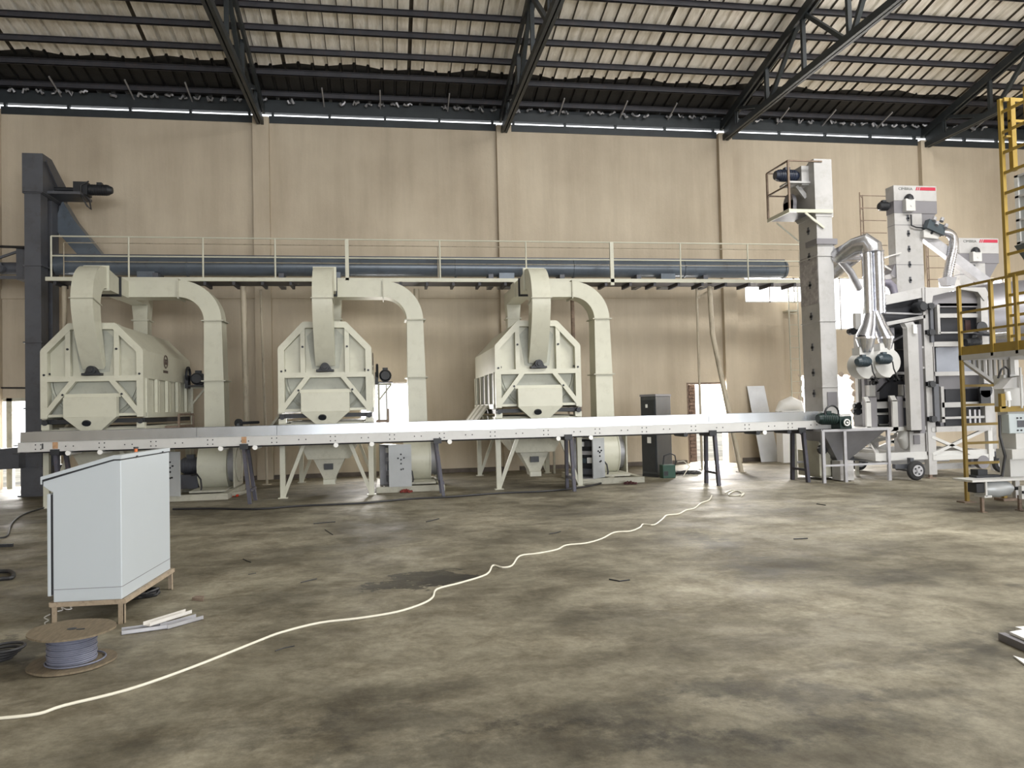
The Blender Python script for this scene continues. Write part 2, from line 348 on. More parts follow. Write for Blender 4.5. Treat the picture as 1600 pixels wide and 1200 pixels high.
# ragged masonry left round the knocked-out opening
rb = MB()
for k in range(26):
    t = k/26*4; s_, u = int(t), t-int(t)
    x, z = [(11.72+u*1.66, 2.4), (13.38, 2.4-u*1.5), (13.38-u*1.66, .9), (11.72, .9+u*1.5)][s_]
    r = random.uniform(.05, .13)
    poly = [(x+r*random.uniform(.6, 1.2)*math.cos(a), z+r*random.uniform(.6, 1.2)*math.sin(a)) for a in [2*PI*i/6 for i in range(6)]]
    rb.prism(poly, 'y', D-.01, D+.2)
struct('trim_1', rb, RUBBLE)
PILX = [-9.4, -3.06, 3.26, 9.6, 15.95]
pl = MB()
for x in PILX: pl.box(x-.2, x+.2, D-.16, D, 0, WT+.12)
struct('wall_pilasters', pl, WALLM)
struct('trim_2', MB().box(XL, 8.0, D-.05, D, 4.62, 4.85).box(18.6, XR, D-.05, D, 4.62, 4.85), WALLM)
struct('baseboard_back', MB().box(XL, -9.85, D-.12, D, 0, .1).box(-7.85, 8.2, D-.12, D, 0, .1).box(9.45, XR, D-.12, D, 0, .1), mat('dark_kerb', (.12, .10, .085), .9, 0, .3, 4))
struct('wall_left', MB().box(XL-.2, XL, YF, D, 0, 13.5), WALLM)
rw = MB()
for a, b, c, d in ((YF, .5, 0, 13.5), (12.5, D, 0, 13.5), (.5, 12.5, 6.1, 13.5)): rw.box(XR, XR+.2, a, b, c, d)
struct('wall_right', rw, WALLM)
fw = MB()
for a, b, c, d in ((XL, -4, 0, 9.2), (20, XR, 0, 9.2), (-4, 20, 8.2, 9.2)): fw.box(a, b, YF-.2, YF, c, d)
struct('wall_front', fw, WALLM)
# window frames
def window(n, x0, x1, z0, z1, bars):
    r = MB(); t = .04
    r.box(x0, x1, D+.06, D+.12, z0, z0+t).box(x0, x1, D+.06, D+.12, z1-t, z1).box(x0, x0+t, D+.06, D+.12, z0, z1).box(x1-t, x1, D+.06, D+.12, z0, z1)
    for b in bars: r.box(b-t/2, b+t/2, D+.06, D+.12, z0, z1)
    struct('window_%d' % n, r, WHITED)
window(1, 10.12, 12.3, 4.5, 5.23, (10.9, 11.66)); window(2, 12.3, 13.9, 3.7, 5.23, (13.1,)); window(3, 14.1, 15.45, 4.5, 5.23, (14.8,)); window(4, 16.15, 18.5, 4.5, 5.23, (16.9, 17.7))
window(5, -.7, .62, 1.2, 2.42, (0.0,))
dm = MB().box(8.28, 8.32, D, D+.2, 0, 2.25).box(8.32, 9.4, D, D+.2, 2.2, 2.25)
struct('door_1', dm, RUST)
struct('door_2', MB().box(-9.13, -9.0, D+.02, D+.16, 0, 2.2).box(-9.8, -7.9, D+.02, D+.16, 2.12, 2.2), CREAMD)
# brick return wall outside the doorway
bk = MB().box(8.3, 8.74, D+.5, D+.9, 0, 2.6)
for k in range(26):
    for j in range(2): bk.box(8.31+j*.22+(k%2)*.03, 8.5+j*.22, D+.47, D+.5, .02+k*.1, .1+k*.1)
struct('wall_outside', bk, BRICK)

# ------------------------------------------------------------------ roof
RS, RZ = .235, 9.62        # slope and height of the purlin undersides over the back wall
RIDGE = -2.8
def roofz(y): return RZ+RS*(D-y) if y > RIDGE else RZ+RS*(D-RIDGE)-RS*(RIDGE-y)
def roof_sheet(y0, y1, jag=0):
    """ribbed sheet; the ribs run down the slope"""
    mb = MB(); xs = []; x = XL
    while x < XR:
        xs += [(x, 0), (x+.24, 0), (x+.262, .05), (x+.31, .05), (x+.332, 0)]; x += .333
    ys = [y0+(y1-y0)*k/6 for k in range(7)]; vs = []
    for y in ys:
        for i, (x, h) in enumerate(xs):
            yy = y
            if jag and y == y1: yy += .05*math.sin(x*1.7)+.05*math.sin(x*4.3+1)
            vs.append((x, yy, roofz(yy)+.16+h))
    n = len(xs)
    for i in range(n-1):
        seam = 1 if (i % 5 == 3 and (i//5*7) % 5 != 2) or (i % 5 in (1, 2) and (i//5) % 9 == 4) else 0  # picks the rib flanks that get the painted shade
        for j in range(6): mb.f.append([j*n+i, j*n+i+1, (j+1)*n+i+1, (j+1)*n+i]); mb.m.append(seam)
    mb.v = vs
    return mb
YD = 18.95
struct('ceiling', roof_sheet(RIDGE, YD, 1), [FOIL, RIBSHADE])
struct('ceiling_front_slope', roof_sheet(YF, RIDGE), [FOIL, RIBSHADE])
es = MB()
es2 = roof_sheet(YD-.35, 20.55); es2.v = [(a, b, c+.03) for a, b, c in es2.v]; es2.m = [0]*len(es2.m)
struct('ceiling_eave_strip', es2, EAVED)  # plain dark sheet along the eave, darker than the foil
# crumpled foil ends hanging at the eave
cf = MB()
x = -9.3
while x < 20:
    if random.random() < .8:
        z = roofz(20.25)+.10; w_ = random.uniform(.12, .22)
        pts = [(x+w_*i/4, 20.2+random.uniform(-.05, .05), z-random.uniform(.0, .12)) for i in range(5)]
        cf.rings(pts, [random.uniform(.015, .04) for _ in pts], 6)
    x += .33
o = part('hanging_foil_scraps', cf, GALVM); tag(o, 'crumpled foil scraps along the eave above the back wall', 'foil insulation'); o['kind'] = 'stuff'
sk = MB()  # frame for the added skylight, out of view overhead
for x in [7.1+1.5*i for i in range(7)]: sk.box(x-.03, x+.03, 4.1, 8.3, 12.14, 12.2)
for y in (4.15, 6.2, 8.25): sk.box(7.1, 16.1, y-.03, y+.03, 12.13, 12.2)
struct('window_6', sk, DARKST)
# tie beams on the wall head, light gap above, eave beam over the gap
PN = ['left corner', 'first pilaster', 'second pilaster', 'third pilaster', 'fourth pilaster', 'fifth pilaster']
BAYS = ['over first cleaner', 'over middle cleaner', 'over the rack', 'over branded elevators', 'over yellow ladder']
PX2 = PILX+[20.9]
for i in range(5):
    a, b = PX2[i]+.19, PX2[i+1]-.19
    mb = MB().box(a, b, D-.02, D+.14, WT, WT+.19)
    struct('trim_%d' % (3+i), mb, DARKST)
ev = MB().box(XL, XR, D-.05, D+.1, WT+.265, WT+.60)
for i in range(5):
    a, b = PX2[i]+.19, PX2[i+1]-.19; n = 4
    for k in range(n+1): x = a+.1+(b-a-.2)*k/n; ev.box(x-.03, x+.03, D-.03, D+.06, WT+.19, WT+.37)
struct('trim_8', ev, DARKST)
# purlins
ydirs = []
for py in (160, 127, 94, 60, 26):
    d = _ray(600, py); t = (RZ+RS*D-CAMH)/(d.z+RS*d.y); ydirs.append(d.y*t)
while ydirs[-1] > 8.5: ydirs.append(ydirs[-1]-.80)
ORD = ['first', 'second', 'third', 'fourth', 'fifth', 'sixth', 'seventh', 'eighth', 'ninth', 'tenth', 'eleventh', 'twelfth', 'thirteenth', 'fourteenth', 'fifteenth', 'sixteenth', 'seventeenth', 'eighteenth']
for k, y in enumerate(ydirs):
    z = roofz(y)
    mb = MB().box(XL, XR, y-.012, y+.012, z+.04, z+.165).box(XL, XR, y-.012, y+.05, z+.04, z+.05).box(XL, XR, y-.05, y+.012, z+.155, z+.165)
    o = solo('roof_purlin', mb, PURL, '%s dark steel roof purlin up from the eave of the back wall' % ORD[min(k, 17)], 'roof purlin', group='purlins under the foil roof')
# sag rods between the two lowest purlins
for i in range(5):
    n = 3 if i < 4 else 2
    for k in range(n):
        x = PX2[i]+(PX2[i+1]-PX2[i])*(k+1)/(n+1)+.12*math.sin(i*3+k*2)
        mb = MB().beam((x, 20.35, roofz(20.35)+.02), (x, ydirs[0]-.4, roofz(ydirs[0]-.4)+.05), .03, .03)
        solo('sag_rod', mb, GALVM, '%s thin light strap from the left on the dark roof edge, %s' % (ORD[k], BAYS[i]), 'roof strap', group='straps at the dark roof edge')
# trusses
TN = ['roof truss at the left corner of the hall', 'roof truss landing on the pilaster right of the first drum cleaner',
      'roof truss landing on the pilaster left of the third drum cleaner', 'roof truss landing on the pilaster left of the white elevator with platform',
      'roof truss landing on the wall behind the two branded elevators', 'roof truss beyond the yellow ladder']
BZ = 9.16
for i, x in enumerate(PILX):
    t = thing('roof_truss', 'dark steel '+TN[i], 'roof truss', (x, D-.1, WT+.1), 'roof trusses')
    tc_ = lambda y: roofz(y)-.12
    for s_ in (-1, 1):
        part('top_chord', MB().beam((x+.07*s_, D, tc_(D)), (x+.07*s_, RIDGE, tc_(RIDGE)), .06, .2).beam((x+.07*s_, RIDGE, tc_(RIDGE)), (x+.07*s_, YF, tc_(YF)), .06, .2), DARKST, t)
        part('bottom_chord', MB().beam((x+.05*s_, D-.1, BZ), (x+.05*s_, YF, BZ), .07, .16), DARKST, t)
    part('gusset_plate', MB().prism([(D-.12, BZ-.02), (D-.12, tc_(D)+.1), (D-.95, tc_(D-.95)), (D-.95, BZ)], 'x', x-.02, x+.02), DARKST, t)
    y = 19.55; 
    n = 0
    while y > 3:
        mw = MB(); mw.beam((x, y, BZ), (x, y, tc_(y)), .09, .09)
        y2 = y-1.74
        if y2 > YF:
            if n % 2 == 1: mw.beam((x, y-.1, BZ), (x, y2+.1, tc_(y2)), .09, .09)
            else: mw.beam((x, y-.1, tc_(y)), (x, y2+.1, BZ), .09, .09)
        part('web_member', mw, DARKST, t); y = y2; n += 1
# ------------------------------------------------------------------ drum cleaners
def drum_machine(loc, label):
    X, Y, _ = loc
    t = thing('drum_cleaner', label, 'grain cleaner', loc, 'cream drum cleaners along the back wall')
    q = lambda mb: mb
    def pt(name, mb, mats, par=None, bev=0):
        return part(name, mb, mats, par or t, bev, local=True)
    L = 3.5
    octo = [(-.9, 1.68), (-.9, 2.97), (-.42, 3.47), (.42, 3.47), (.9, 2.97), (.9, 1.68)]
    hood = MB().prism([(-.9, 2.42), (-.9, 2.95), (-.42, 3.45), (.42, 3.45), (.9, 2.95), (.9, 2.42)], 'y', .06, L)
    pt('hood', hood, CREAM)
    pt('drum', MB().cyl((0, .1, 2.42), (0, L-.1, 2.42), .74, n=32), GALVM)
    side = MB()
    for sx in (-1, 1):
        for y in (.06, .75, 1.5, 2.3, 3.05, L-.1):
            side.box(sx*.9-.03, sx*.9+.03, y, y+.1, 1.68, 2.42)
        side.box(sx*.9-.04, sx*.9+.04, .06, L, 1.66, 1.76)
    side.box(.80, .86, .1, L-.05, 1.7, 2.42)
    for y in (.35, 1.1, 1.9, 2.7): side.box(.84, .875, y, y+.06, 1.76, 2.42)
    pt('side_frame', side, CREAM)
    pt('inner_screen', MB().box(-.80, -.77, .15, L-.1, 1.72, 2.42), MESHD)  # dark sheet standing in for the shade inside the open hatches
    for y in (.85, 1.65, 2.4):
        hb = MB(); hb.hexa([(-.93, y, 1.76), (-.90, y, 1.76), (-.90, y+.6, 1.76), (-.93, y+.6, 1.76), (-1.28, y, 1.32), (-1.25, y, 1.30), (-1.25, y+.6, 1.30), (-1.28, y+.6, 1.32)])
        hb.beam((-.92, y, 1.76), (-1.27, y, 1.31), .05, .04).beam((-.92, y+.6, 1.76), (-1.27, y+.6, 1.31), .05, .04)
        pt('hatch_flap', hb, CREAMD)
    pt('end_plate', MB().prism([(a*.97, 2.42+(b-2.42)*.97) for a, b in octo], 'y', .12, .16), PLATE)
    dc = MB()
    dc.ring((0, .10, 2.42), 'y', .79, .028, 40, 6)
    dc.cyl((0, .12, 2.42), (0, .085, 2.42), .75, n=40)
    dc.prism([(-.26, 2.55), (.26, 2.55), (.36, 3.2), (.22, 3.34), (-.22, 3.34), (-.36, 3.2)], 'y', .05, .1)
    pt('drum_cover', dc, PLATE)
    fr = MB(); wd = .10
    for a, b in zip(octo, octo[1:]): fr.beam((a[0]*.94, .02, a[1] if a[1] < 2 else 2.42+(a[1]-2.42)*.95), (b[0]*.94, .02, b[1] if b[1] < 2 else 2.42+(b[1]-2.42)*.95), .12, .22, (0, 1, 0))
    for a in octo[1:5]: fr.cyl((a[0]*.94, -.088, 2.42+(a[1]-2.42)*.95), (a[0]*.94, .128, 2.42+(a[1]-2.42)*.95), .058, n=16)
    pt('end_frame', fr, CREAM)
    br = MB().beam((-.84, -.01, 2.42), (.84, -.01, 2.42), .10, .16, (0, 1, 0))
    br.beam((-.84, -.02, 1.73), (.84, -.02, 1.73), .05, .08, (0, 1, 0))
    for sx in (-1, 1):
        br.beam((sx*.43, -.03, 2.42), (sx*.43, -.03, 3.36), .09, .10, (0, 1, 0))
        br.beam((sx*.33, -.035, 2.40), (sx*.83, -.035, 1.75), .09, .11, (0, 1, 0))
    br.beam((-.5, -.04, 2.10), (.5, -.04, 2.10), .07, .06, (0, 1, 0))
    pt('cross_brace', br, CREAM)
    bl = MB()
    for px_, pz in ((-.43, 2.98), (.43, 2.98), (-.52, 2.12), (.52, 2.12), (-.84, 2.5), (.84, 2.5)): bl.cyl((px_, -.1, pz), (px_, -.06, pz), .022, n=8)
    bl.box(-.8, -.76, -.02, .0, 2.5, 2.54).box(.76, .8, -.02, 0, 2.5, 2.54)
    pt('bolt_set', bl, BLACK)
    b = MB().box(-.17, .17, -.16, .0, 2.48, 2.525).cyl((0, -.17, 2.575), (0, .0, 2.575), .085, n=20)
    b.cyl((0, -.2, 2.575), (0, -.17, 2.575), .045, n=16)
    b.prism([(-.13, 2.52), (.13, 2.52), (.08, 2.6), (-.08, 2.6)], 'y', -.13, -.03)
    pt('bearing_block', b, BLACK, bev=.005)
    ch = MB().box(-.465, .465, -.22, -.06, 1.69, 2.07)
    ch.loft([[(-.465, -.22, 1.69), (.465, -.22, 1.69), (.465, -.02, 1.69), (-.465, -.02, 1.69)], [(-.16, -.18, 1.42), (.16, -.18, 1.42), (.16, -.02, 1.42), (-.16, -.02, 1.42)], [(-.12, -.15, 1.2), (.12, -.15, 1.2), (.12, -.02, 1.2), (-.12, -.02, 1.2)]])
    co_ = pt('discharge_box', ch, CREAM, bev=.004)
    hole = MB().cyl((-.06, -.235, 1.57), (-.06, -.205, 1.59), .06, n=18); hole.v = [(x*1.3+.02, y, z) for x, y, z in hole.v]
    pt('inspection_port', hole, BLACK, co_)
    rl = MB()
    for sx in (-1, 1):
        rl.box(sx*.84-.06, sx*.84+.06, .0, L-.05, 1.56, 1.65)
        rl.cyl((sx*.84, -.08, 1.6), (sx*.84, .1, 1.6), .05)
    rl.box(-.9, .9, .02, .10, 1.575, 1.655)
    pt('suspension_rail', rl, BLACK)
    uf = MB().box(-.9, .9, .04, .14, 1.38, 1.47)
    for sx in (-1, 1):
        uf.box(sx*.87-.05, sx*.87+.05, .0, L, 1.38, 1.5); uf.box(sx*.84-.07, sx*.84+.07, -.05, .08, 1.47, 1.57)
    uf.box(-.9, .9, L-.15, L-.05, 1.38, 1.5)
    pt('under_frame', uf, CREAM)
    lh = MB().loft([MB().rect((0, 1.6), 1.5, .72, 1.35), MB().rect((0, 1.4), 1.0, .55, 1.0), MB().rect((0, .95), .72, .42, .5)])
    lh.loft([MB().rect((0, .9), .80, .36, .3), MB().rect((0, .75), .34, .13, .2), MB().rect((0, .75), .22, .11, .18)])
    lw = pt('lower_hopper', lh, CREAMD)
    pt('slide_gate', MB().box(-.10, .08, .50, .56, .50, .62), BLACK, lw)
    pt('outlet_lip', MB().box(-.12, .12, .48, .56, .20, .30), CREAM, lw)
    for sx in (-1, 1):
        for y in (.02, L-.15):
            lg = MB().box(sx*.86-.05, sx*.86+.05, y, y+.1, .0, 1.5).box(sx*.86-.09, sx*.86+.09, y-.03, y+.13, 0, .015)
            pt('leg', lg, CREAM)
            pt('leg_brace', MB().beam((sx*.84, y+.05, .06), (sx*.32, y+.05, 1.38), .07, .06, (0, 1, 0)), CREAM)
    mt = MB(); motor(mt, (1.17, L-.35, 2.52), (0, 1, 0), .42, .14)
    mt.box(1.0, 1.34, L-.6, L-.1, 2.34, 2.37)
    mo = pt('drive_motor', mt, BLACK)
    pt('belt_guard', MB().ring((.98, L-.5, 2.62), 'x', .16, .03, 20, 8).box(.93, 1.0, L-.62, L-.38, 2.3, 2.6), BLACK, mo)
    ps = MB()
    for y in (L-.3, ): ps.box(.98, 1.03, y, y+.05, 0.0, 2.34).box(.93, 1.32, y, y+.05, 2.3, 2.34)
    ps.beam((1.02, L-.28, 1.95), (1.3, L-.28, 2.3), .04, .04)
    for k in range(14): ps.box(.975, .98, L-.29, L-.26, 1.0+k*.09, 1.03+k*.09, 1)
    pt('motor_bracket', ps, [CREAMD, BLACK])
    sf = MB()
    for y in (1.2, 2.4): sf.beam((.95, y, 1.45), (1.22, y, 1.45), .04, .04).beam((1.22, y, 1.2), (1.22, y, 1.7), .04, .04)
    sf.beam((1.22, 1.2, 1.7), (1.22, 2.4, 1.7), .04, .05).beam((1.22, 1.2, 1.45), (1.22, 2.4, 1.45), .04, .05)
    pt('service_rail', sf, RUST)
    em = MB().ring((.905, 1.45, 2.82), 'x', .13, .014, 24, 4)
    for k in range(3): em.ring((.905, 1.38+k*.07, 2.83), 'x', .038, .01, 12, 4)
    em.box(.9, .91, 1.36, 1.54, 2.76, 2.79)
    for k in range(6): em.box(.9, .907, 1.28+k*.06, 1.32+k*.06, 2.58, 2.635)
    pt('maker_emblem', em, MARK)
    return t
MLOC = [(-5.49, 15.7, 0), (-1.19, 15.7, 0), (3.12, 15.7, 0)]
M1 = drum_machine(MLOC[0], 'cream drum cleaner with emblem on its side, beside the dark bucket elevator')
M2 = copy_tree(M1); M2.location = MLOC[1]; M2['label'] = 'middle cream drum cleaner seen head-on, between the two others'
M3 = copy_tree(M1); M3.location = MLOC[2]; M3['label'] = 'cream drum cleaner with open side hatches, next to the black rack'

def duct_arc(c, R, a0, a1, hw, hy, y0, y1, n=12):
    secs = []
    for k in range(n+1):
        a = a0+(a1-a0)*k/n; ca, sa = math.cos(a), math.sin(a)
        r0, r1 = R-hw, R+hw
        secs.append([(c[0]+r0*ca, y0, c[1]+r0*sa), (c[0]+r1*ca, y0, c[1]+r1*sa), (c[0]+r1*ca, y1, c[1]+r1*sa), (c[0]+r0*ca, y1, c[1]+r0*sa)])
    return secs
def exhaust_duct(loc, label):
    t = thing('exhaust_duct', label, 'exhaust duct', (loc[0], loc[1]+1.75, 1.05), 'cream exhaust ducts over the drum cleaners')
    off = Vector((0, -1.75, -1.05))
    def pt(name, mb, mats, par=None, bev=0):
        mb.v = [tuple(Vector(p)+off) for p in mb.v]; return part(name, mb, mats, par or t, bev, local=True)
    # outer and inner profile of the forward bulging front arc (y, z)
    def cat(ps, n):
        out = []
        for i in range(len(ps)-1):
            p0, p1, p2, p3 = ps[max(i-1, 0)], ps[i], ps[i+1], ps[min(i+2, len(ps)-1)]
            for k in range(n):
                u = k/n
                out.append(tuple(.5*((2*b)+(-a+c)*u+(2*a-5*b+4*c-d)*u*u+(-a+3*b-3*c+d)*u**3) for a, b, c, d in zip(p0, p1, p2, p3)))
        return out+[ps[-1]]
    outer = cat([(-.02, 2.60), (-.25, 2.95), (-.48, 3.42), (-.58, 3.88), (-.46, 4.30), (-.16, 4.54), (.18, 4.58)], 5)
    inner = cat([(.08, 2.70), (-.02, 3.05), (-.14, 3.45), (-.18, 3.80), (-.12, 4.02), (.02, 4.15), (.18, 4.17)], 5)
    low = MB(); up_ = MB(); K = 17
    sec = lambda i: [(-.19, outer[i][0], outer[i][1]), (.19, outer[i][0], outer[i][1]), (.19, inner[i][0], inner[i][1]), (-.19, inner[i][0], inner[i][1])]
    pt('front_arc', low.loft([sec(i) for i in range(len(outer))]), CREAM)
    s_ = sec(15); q_ = [Vector(p) for p in s_]; c_ = sum(q_, Vector())/4; q_ = [c_+(p-c_)*1.0+(p-c_).normalized()*.035 for p in q_]
    pt('joint_flange', MB().loft([[p+V(0, 0, -.008) for p in q_], [p+V(0, 0, .008) for p in q_]]), CREAMD)
    fl_ = MB()
    fl_.box(-.23, .23, .16, .20, 4.13, 4.20).box(-.23, .23, .16, .20, 4.56, 4.62).box(-.23, -.18, .16, .20, 4.13, 4.62).box(.18, .23, .16, .20, 4.13, 4.62)
    for k in range(6): fl_.box(-.21+.075*k, -.195+.075*k, .15, .16, 4.58, 4.60)
    pt('front_flange', fl_, CREAM)
    pt('transition_box', MB().loft([[(-.19, .2, 4.17), (.19, .2, 4.17), (.19, .2, 4.58), (-.19, .2, 4.58)], [(-.17, .9, 4.17), (.17, .9, 4.17), (.17, .9, 4.5), (-.17, .9, 4.5)]]), CREAM)
    pt('flexible_joint', MB().box(-.18, .18, .9, 1.0, 4.16, 4.51).box(-.2, .2, .94, .97, 4.13, 4.54), BLACK)
    pt('main_run', MB().box(-.17, .17, 1.0, 1.5, 4.18, 4.53).box(-.2, 1.16, 1.5, 2.0, 4.2, 4.55), CREAM)
    pt('elbow', MB().loft(duct_arc((1.16, 3.69), .69, PI/2, 0, .18, 0, 1.5, 2.0)), CREAM)
    pt('riser', MB().loft([MB().rect((1.85, 1.75), 3.69, .18, .25), MB().rect((1.86, 1.75), 2.4, .20, .26), MB().rect((1.87, 1.75), 1.05, .21, .27)]), CREAM)
    f2 = MB().box(1.62, 2.08, 1.45, 2.05, 3.68, 3.705).box(1.61, 2.11, 1.44, 2.06, 2.39, 2.415).box(1.145, 1.17, 1.46, 2.04, 4.16, 4.59)
    pt('joint_flange', f2, CREAMD)
    pt('rear_branch', MB().box(-.17, .17, 2.0, 3.2, 4.2, 4.5).loft([MB().rect((0, 3.0), 4.2, .17, .2), MB().rect((0, 3.0), 3.9, .15, .16), MB().rect((0, 3.0), 3.43, .15, .15)]).box(-.19, .19, 2.8, 3.2, 3.85, 3.88), CREAM)
    return t
DL = ['cream duct arching from the first drum cleaner, next to the dark elevator', 'cream duct arching up from the middle drum cleaner, between the other two ducts', 'cream duct arching from the drum cleaner with open hatches beside the rack']
E1 = exhaust_duct(MLOC[0], DL[0])
for k in (1, 2):
    e = copy_tree(E1); e.location = (MLOC[k][0], MLOC[k][1]+1.75, 1.05); e['label'] = DL[k]

def fan_unit(loc, label):
    t = thing('centrifugal_fan', label, 'industrial fan', loc, 'cream fans at the feet of the ducts')
    def pt(name, mb, mats, par=None, bev=0): return part(name, mb, mats, par or t, bev, local=True)
    cz = .60
    sc_ = [(1.75+(.44+.05*k/20)*math.cos(-PI*.5+2*PI*k/28), cz+(.44+.05*k/20)*math.sin(-PI*.5+2*PI*k/28)) for k in range(28)]
    c = MB().prism(sc_, 'x', 1.56, 2.12); c.box(1.65, 2.09, 1.48, 2.02, .9, 1.06)
    for x in (1.56, 2.12): c.prism([(1.75+(a-1.75)*1.04, cz+(b-cz)*1.04) for a, b in sc_], 'x', x-.012, x+.012)
    pt('scroll_casing', c, CREAM)
    pt('inlet_cone', MB().cyl((2.12, 1.75, cz), (2.27, 1.75, cz), .36, .40, n=28), GALVM)
    pt('inlet_flange', MB().box(2.27, 2.30, 1.28, 2.22, .14, 1.08).ring((2.31, 1.75, cz), 'x', .36, .02), CREAMD)
    b = MB().box(.95, 2.35, .28, .40, 0.0, .12).box(.95, 2.35, 2.1, 2.2, 0, .12).box(.95, 1.07, .4, 2.1, 0, .12).box(2.23, 2.35, .4, 2.1, 0, .12).box(1.5, 2.2, .8, 2.1, .10, .14)
    pt('base_frame', b, CREAMD)
    mb = MB(); motor(mb, (1.32, 1.75, .6), (1, 0, 0), .42, .17); mb.box(1.15, 1.5, 1.55, 1.95, .12, .42)
    pt('drive_motor', mb, STEELD)
    pt('power_cable', MB().tube([(1.5, 1.0, .45), (1.62, .95, .47), (1.70, .92, .36), (1.72, .9, .2), (1.7, .9, .1)], .018), CABLEB)
    return t
FNL = ['cream fan under the duct beside the first drum cleaner', 'cream fan under the duct between the second and third cleaners', 'cream fan with square inlet flange near the black rack']
F1 = fan_unit(MLOC[0], FNL[0])
for k in (1, 2):
    e = copy_tree(F1); e.location = MLOC[k]; e['label'] = FNL[k]

def control_box(x, y, th, ph, label):
    t = thing('control_cabinet', label, 'control cabinet', (x, y, .12), 'open control cabinets beside the fans')
    W, Hh, Dp = .46, .86, .22
    u = Vector((-math.cos(th), math.sin(th), 0)); n = Vector((-math.sin(th), -math.cos(th), 0))
    o = Vector((x, y, .12))
    def pan(a, b, c, d, e, f, mb, mi=0):   # a..b along u, c..d along n, e..f up
        g = lambda s_, r, z: tuple(o+u*s_+n*r+V(0, 0, z))
        mb.hexa([g(a, c, e), g(b, c, e), g(b, d, e), g(a, d, e), g(a, c, f), g(b, c, f), g(b, d, f), g(a, d, f)], mi); return mb
    s = MB(); 
    pan(0, W, -Dp, -Dp+.015, 0, Hh, s); pan(0, .015, -Dp, 0, 0, Hh, s); pan(W-.015, W, -Dp, 0, 0, Hh, s); pan(0, W, -Dp, 0, 0, .015, s); pan(0, W, -Dp, 0, Hh-.015, Hh, s)
    box_ = part('enclosure', s, GALVM, t)
    back = pan(.02, W-.02, -Dp+.016, -Dp+.025, .02, Hh-.02, MB()); part('mounting_plate', back, BLACK, box_)
    for k, (a, b, e, f, mt) in enumerate(((.06, .24, .68, .80, STEELD), (.28, .42, .68, .78, PAPER), (.05, .42, .5, .58, GALVM), (.06, .2, .32, .44, PAPER), (.23, .34, .32, .42, CYAN), (.06, .4, .08, .2, STEELD), (.36, .42, .3, .44, GALVM))):
        part('breaker', pan(a, b, -Dp+.025, -Dp+.10, e, f, MB()), mt, box_)
    dd = Vector((math.cos(ph), math.sin(ph), 0)); dn = Vector((math.sin(ph), -math.cos(ph), 0))
    def dp(a, b, c, d, e, f, mb):
        g = lambda s_, r, z: tuple(o+dd*s_+dn*r+V(0, 0, z))
        return mb.hexa([g(a, c, e), g(b, c, e), g(b, d, e), g(a, d, e), g(a, c, f), g(b, c, f), g(b, d, f), g(a, d, f)])
    door = part('door', dp(.0, W, -.01, .012, 0, Hh, MB()), mat('light_grey_enamel', (.46, .48, .49), .45, 0, .05, 3), t)
    for a, z in ((.25, .66), (.19, .58), (.25, .55), (.31, .585), (.25, .47), (.25, .35), (.29, .36)):
        c = o+dd*a+V(0, 0, z); part('push_button', MB().cyl(c+dn*.012, c+dn*.035, .017, n=10), BLACK, door)
    ft = MB()
    for a in (.04, W-.04):
        for b in (-.03, -Dp+.03):
            c = o+u*a+n*b; ft.box(c.x-.02, c.x+.02, c.y-.02, c.y+.02, 0, .125)
    part('foot', ft, CREAMD, t)
    return t
R_ = math.radians
control_box(-4.40, 15.95, R_(58), R_(-22), 'grey control cabinet with door open beside the first drum cleaner')
control_box(.02, 15.95, R_(66), R_(-3), 'grey control cabinet, door swung flat towards us, right of the middle cleaner')
control_box(4.32, 15.95, R_(42), R_(42), 'control cabinet showing its breakers, door folded right, near the black rack')

# ------------------------------------------------------------------ belt conveyor
def cy(x): return 15.13-.03*(x+6.5)          # front face of the conveyor
C0, C1 = -6.58, 9.28
t = thing('belt_conveyor', 'long low belt conveyor with bright galvanised guards in front of the cleaners', 'conveyor', (1.3, cy(1.3)+.3, 0))
ZB, ZM, ZT = 1.085, 1.265, 1.45
def along(x0, x1, y0, y1, z0, z1, mb, tilt=0, mi=0):
    return mb.hexa([(x0, cy(x0)+y0, z0), (x1, cy(x1)+y0, z0), (x1, cy(x1)+y1, z0), (x0, cy(x0)+y1, z0), (x0, cy(x0)+y0+tilt, z1), (x1, cy(x1)+y0+tilt, z1), (x1, cy(x1)+y1+tilt, z1), (x0, cy(x0)+y1+tilt, z1)], mi)
for nm, s_, dy in (('front', 1, 0), ('rear', -1, .56)):
    mb = MB(); along(C0, C1, dy, dy+.006, ZB, ZM, mb); along(C0, C1, dy, dy+.05*s_, ZB, ZB+.006, mb); along(C0, C1, dy, dy+.05*s_, ZM-.006, ZM, mb)
    ch = part('side_channel', mb, WHITE, t)
    if s_ == 1:
        hb = MB(); x = C0+.3
        k = 0
        while x < C1-.2:
            pat = [(0, .05), (0, .13), (.09, .05), (.09, .13)] if k % 2 == 0 else [(0, .09), (.13, .09)]
            for a, b in pat:
                hb.cyl((x+a, cy(x+a)-.004, ZB+b), (x+a, cy(x+a)+.002, ZB+b), .012, n=8)
            x += random.uniform(.42, .62); k += 1
        for x in (C0+.42, ): hb.box(x-.012, x+.012, cy(x)-.006, cy(x), ZB+.05, ZB+.15)
        part('hole_pattern', hb, BLACK, ch)
joints = [C0+.03, -3.5, -2.05, .75, 3.1, 6.45, 9.1]
for a, b in zip(joints, joints[1:]):
    mb = MB(); along(a+.004, b-.004, .02, .028, ZM, ZT, mb, .013); along(a+.004, b-.004, .033, .06, ZT-.006, ZT, mb)
    part('guard_sheet', mb, GALV, t)
for a, b in zip(joints, joints[1:]):
    mb = MB(); along(a+.004, b-.004, .53, .538, ZM, ZT, mb, -.013); part('guard_sheet', mb, GALV, t)
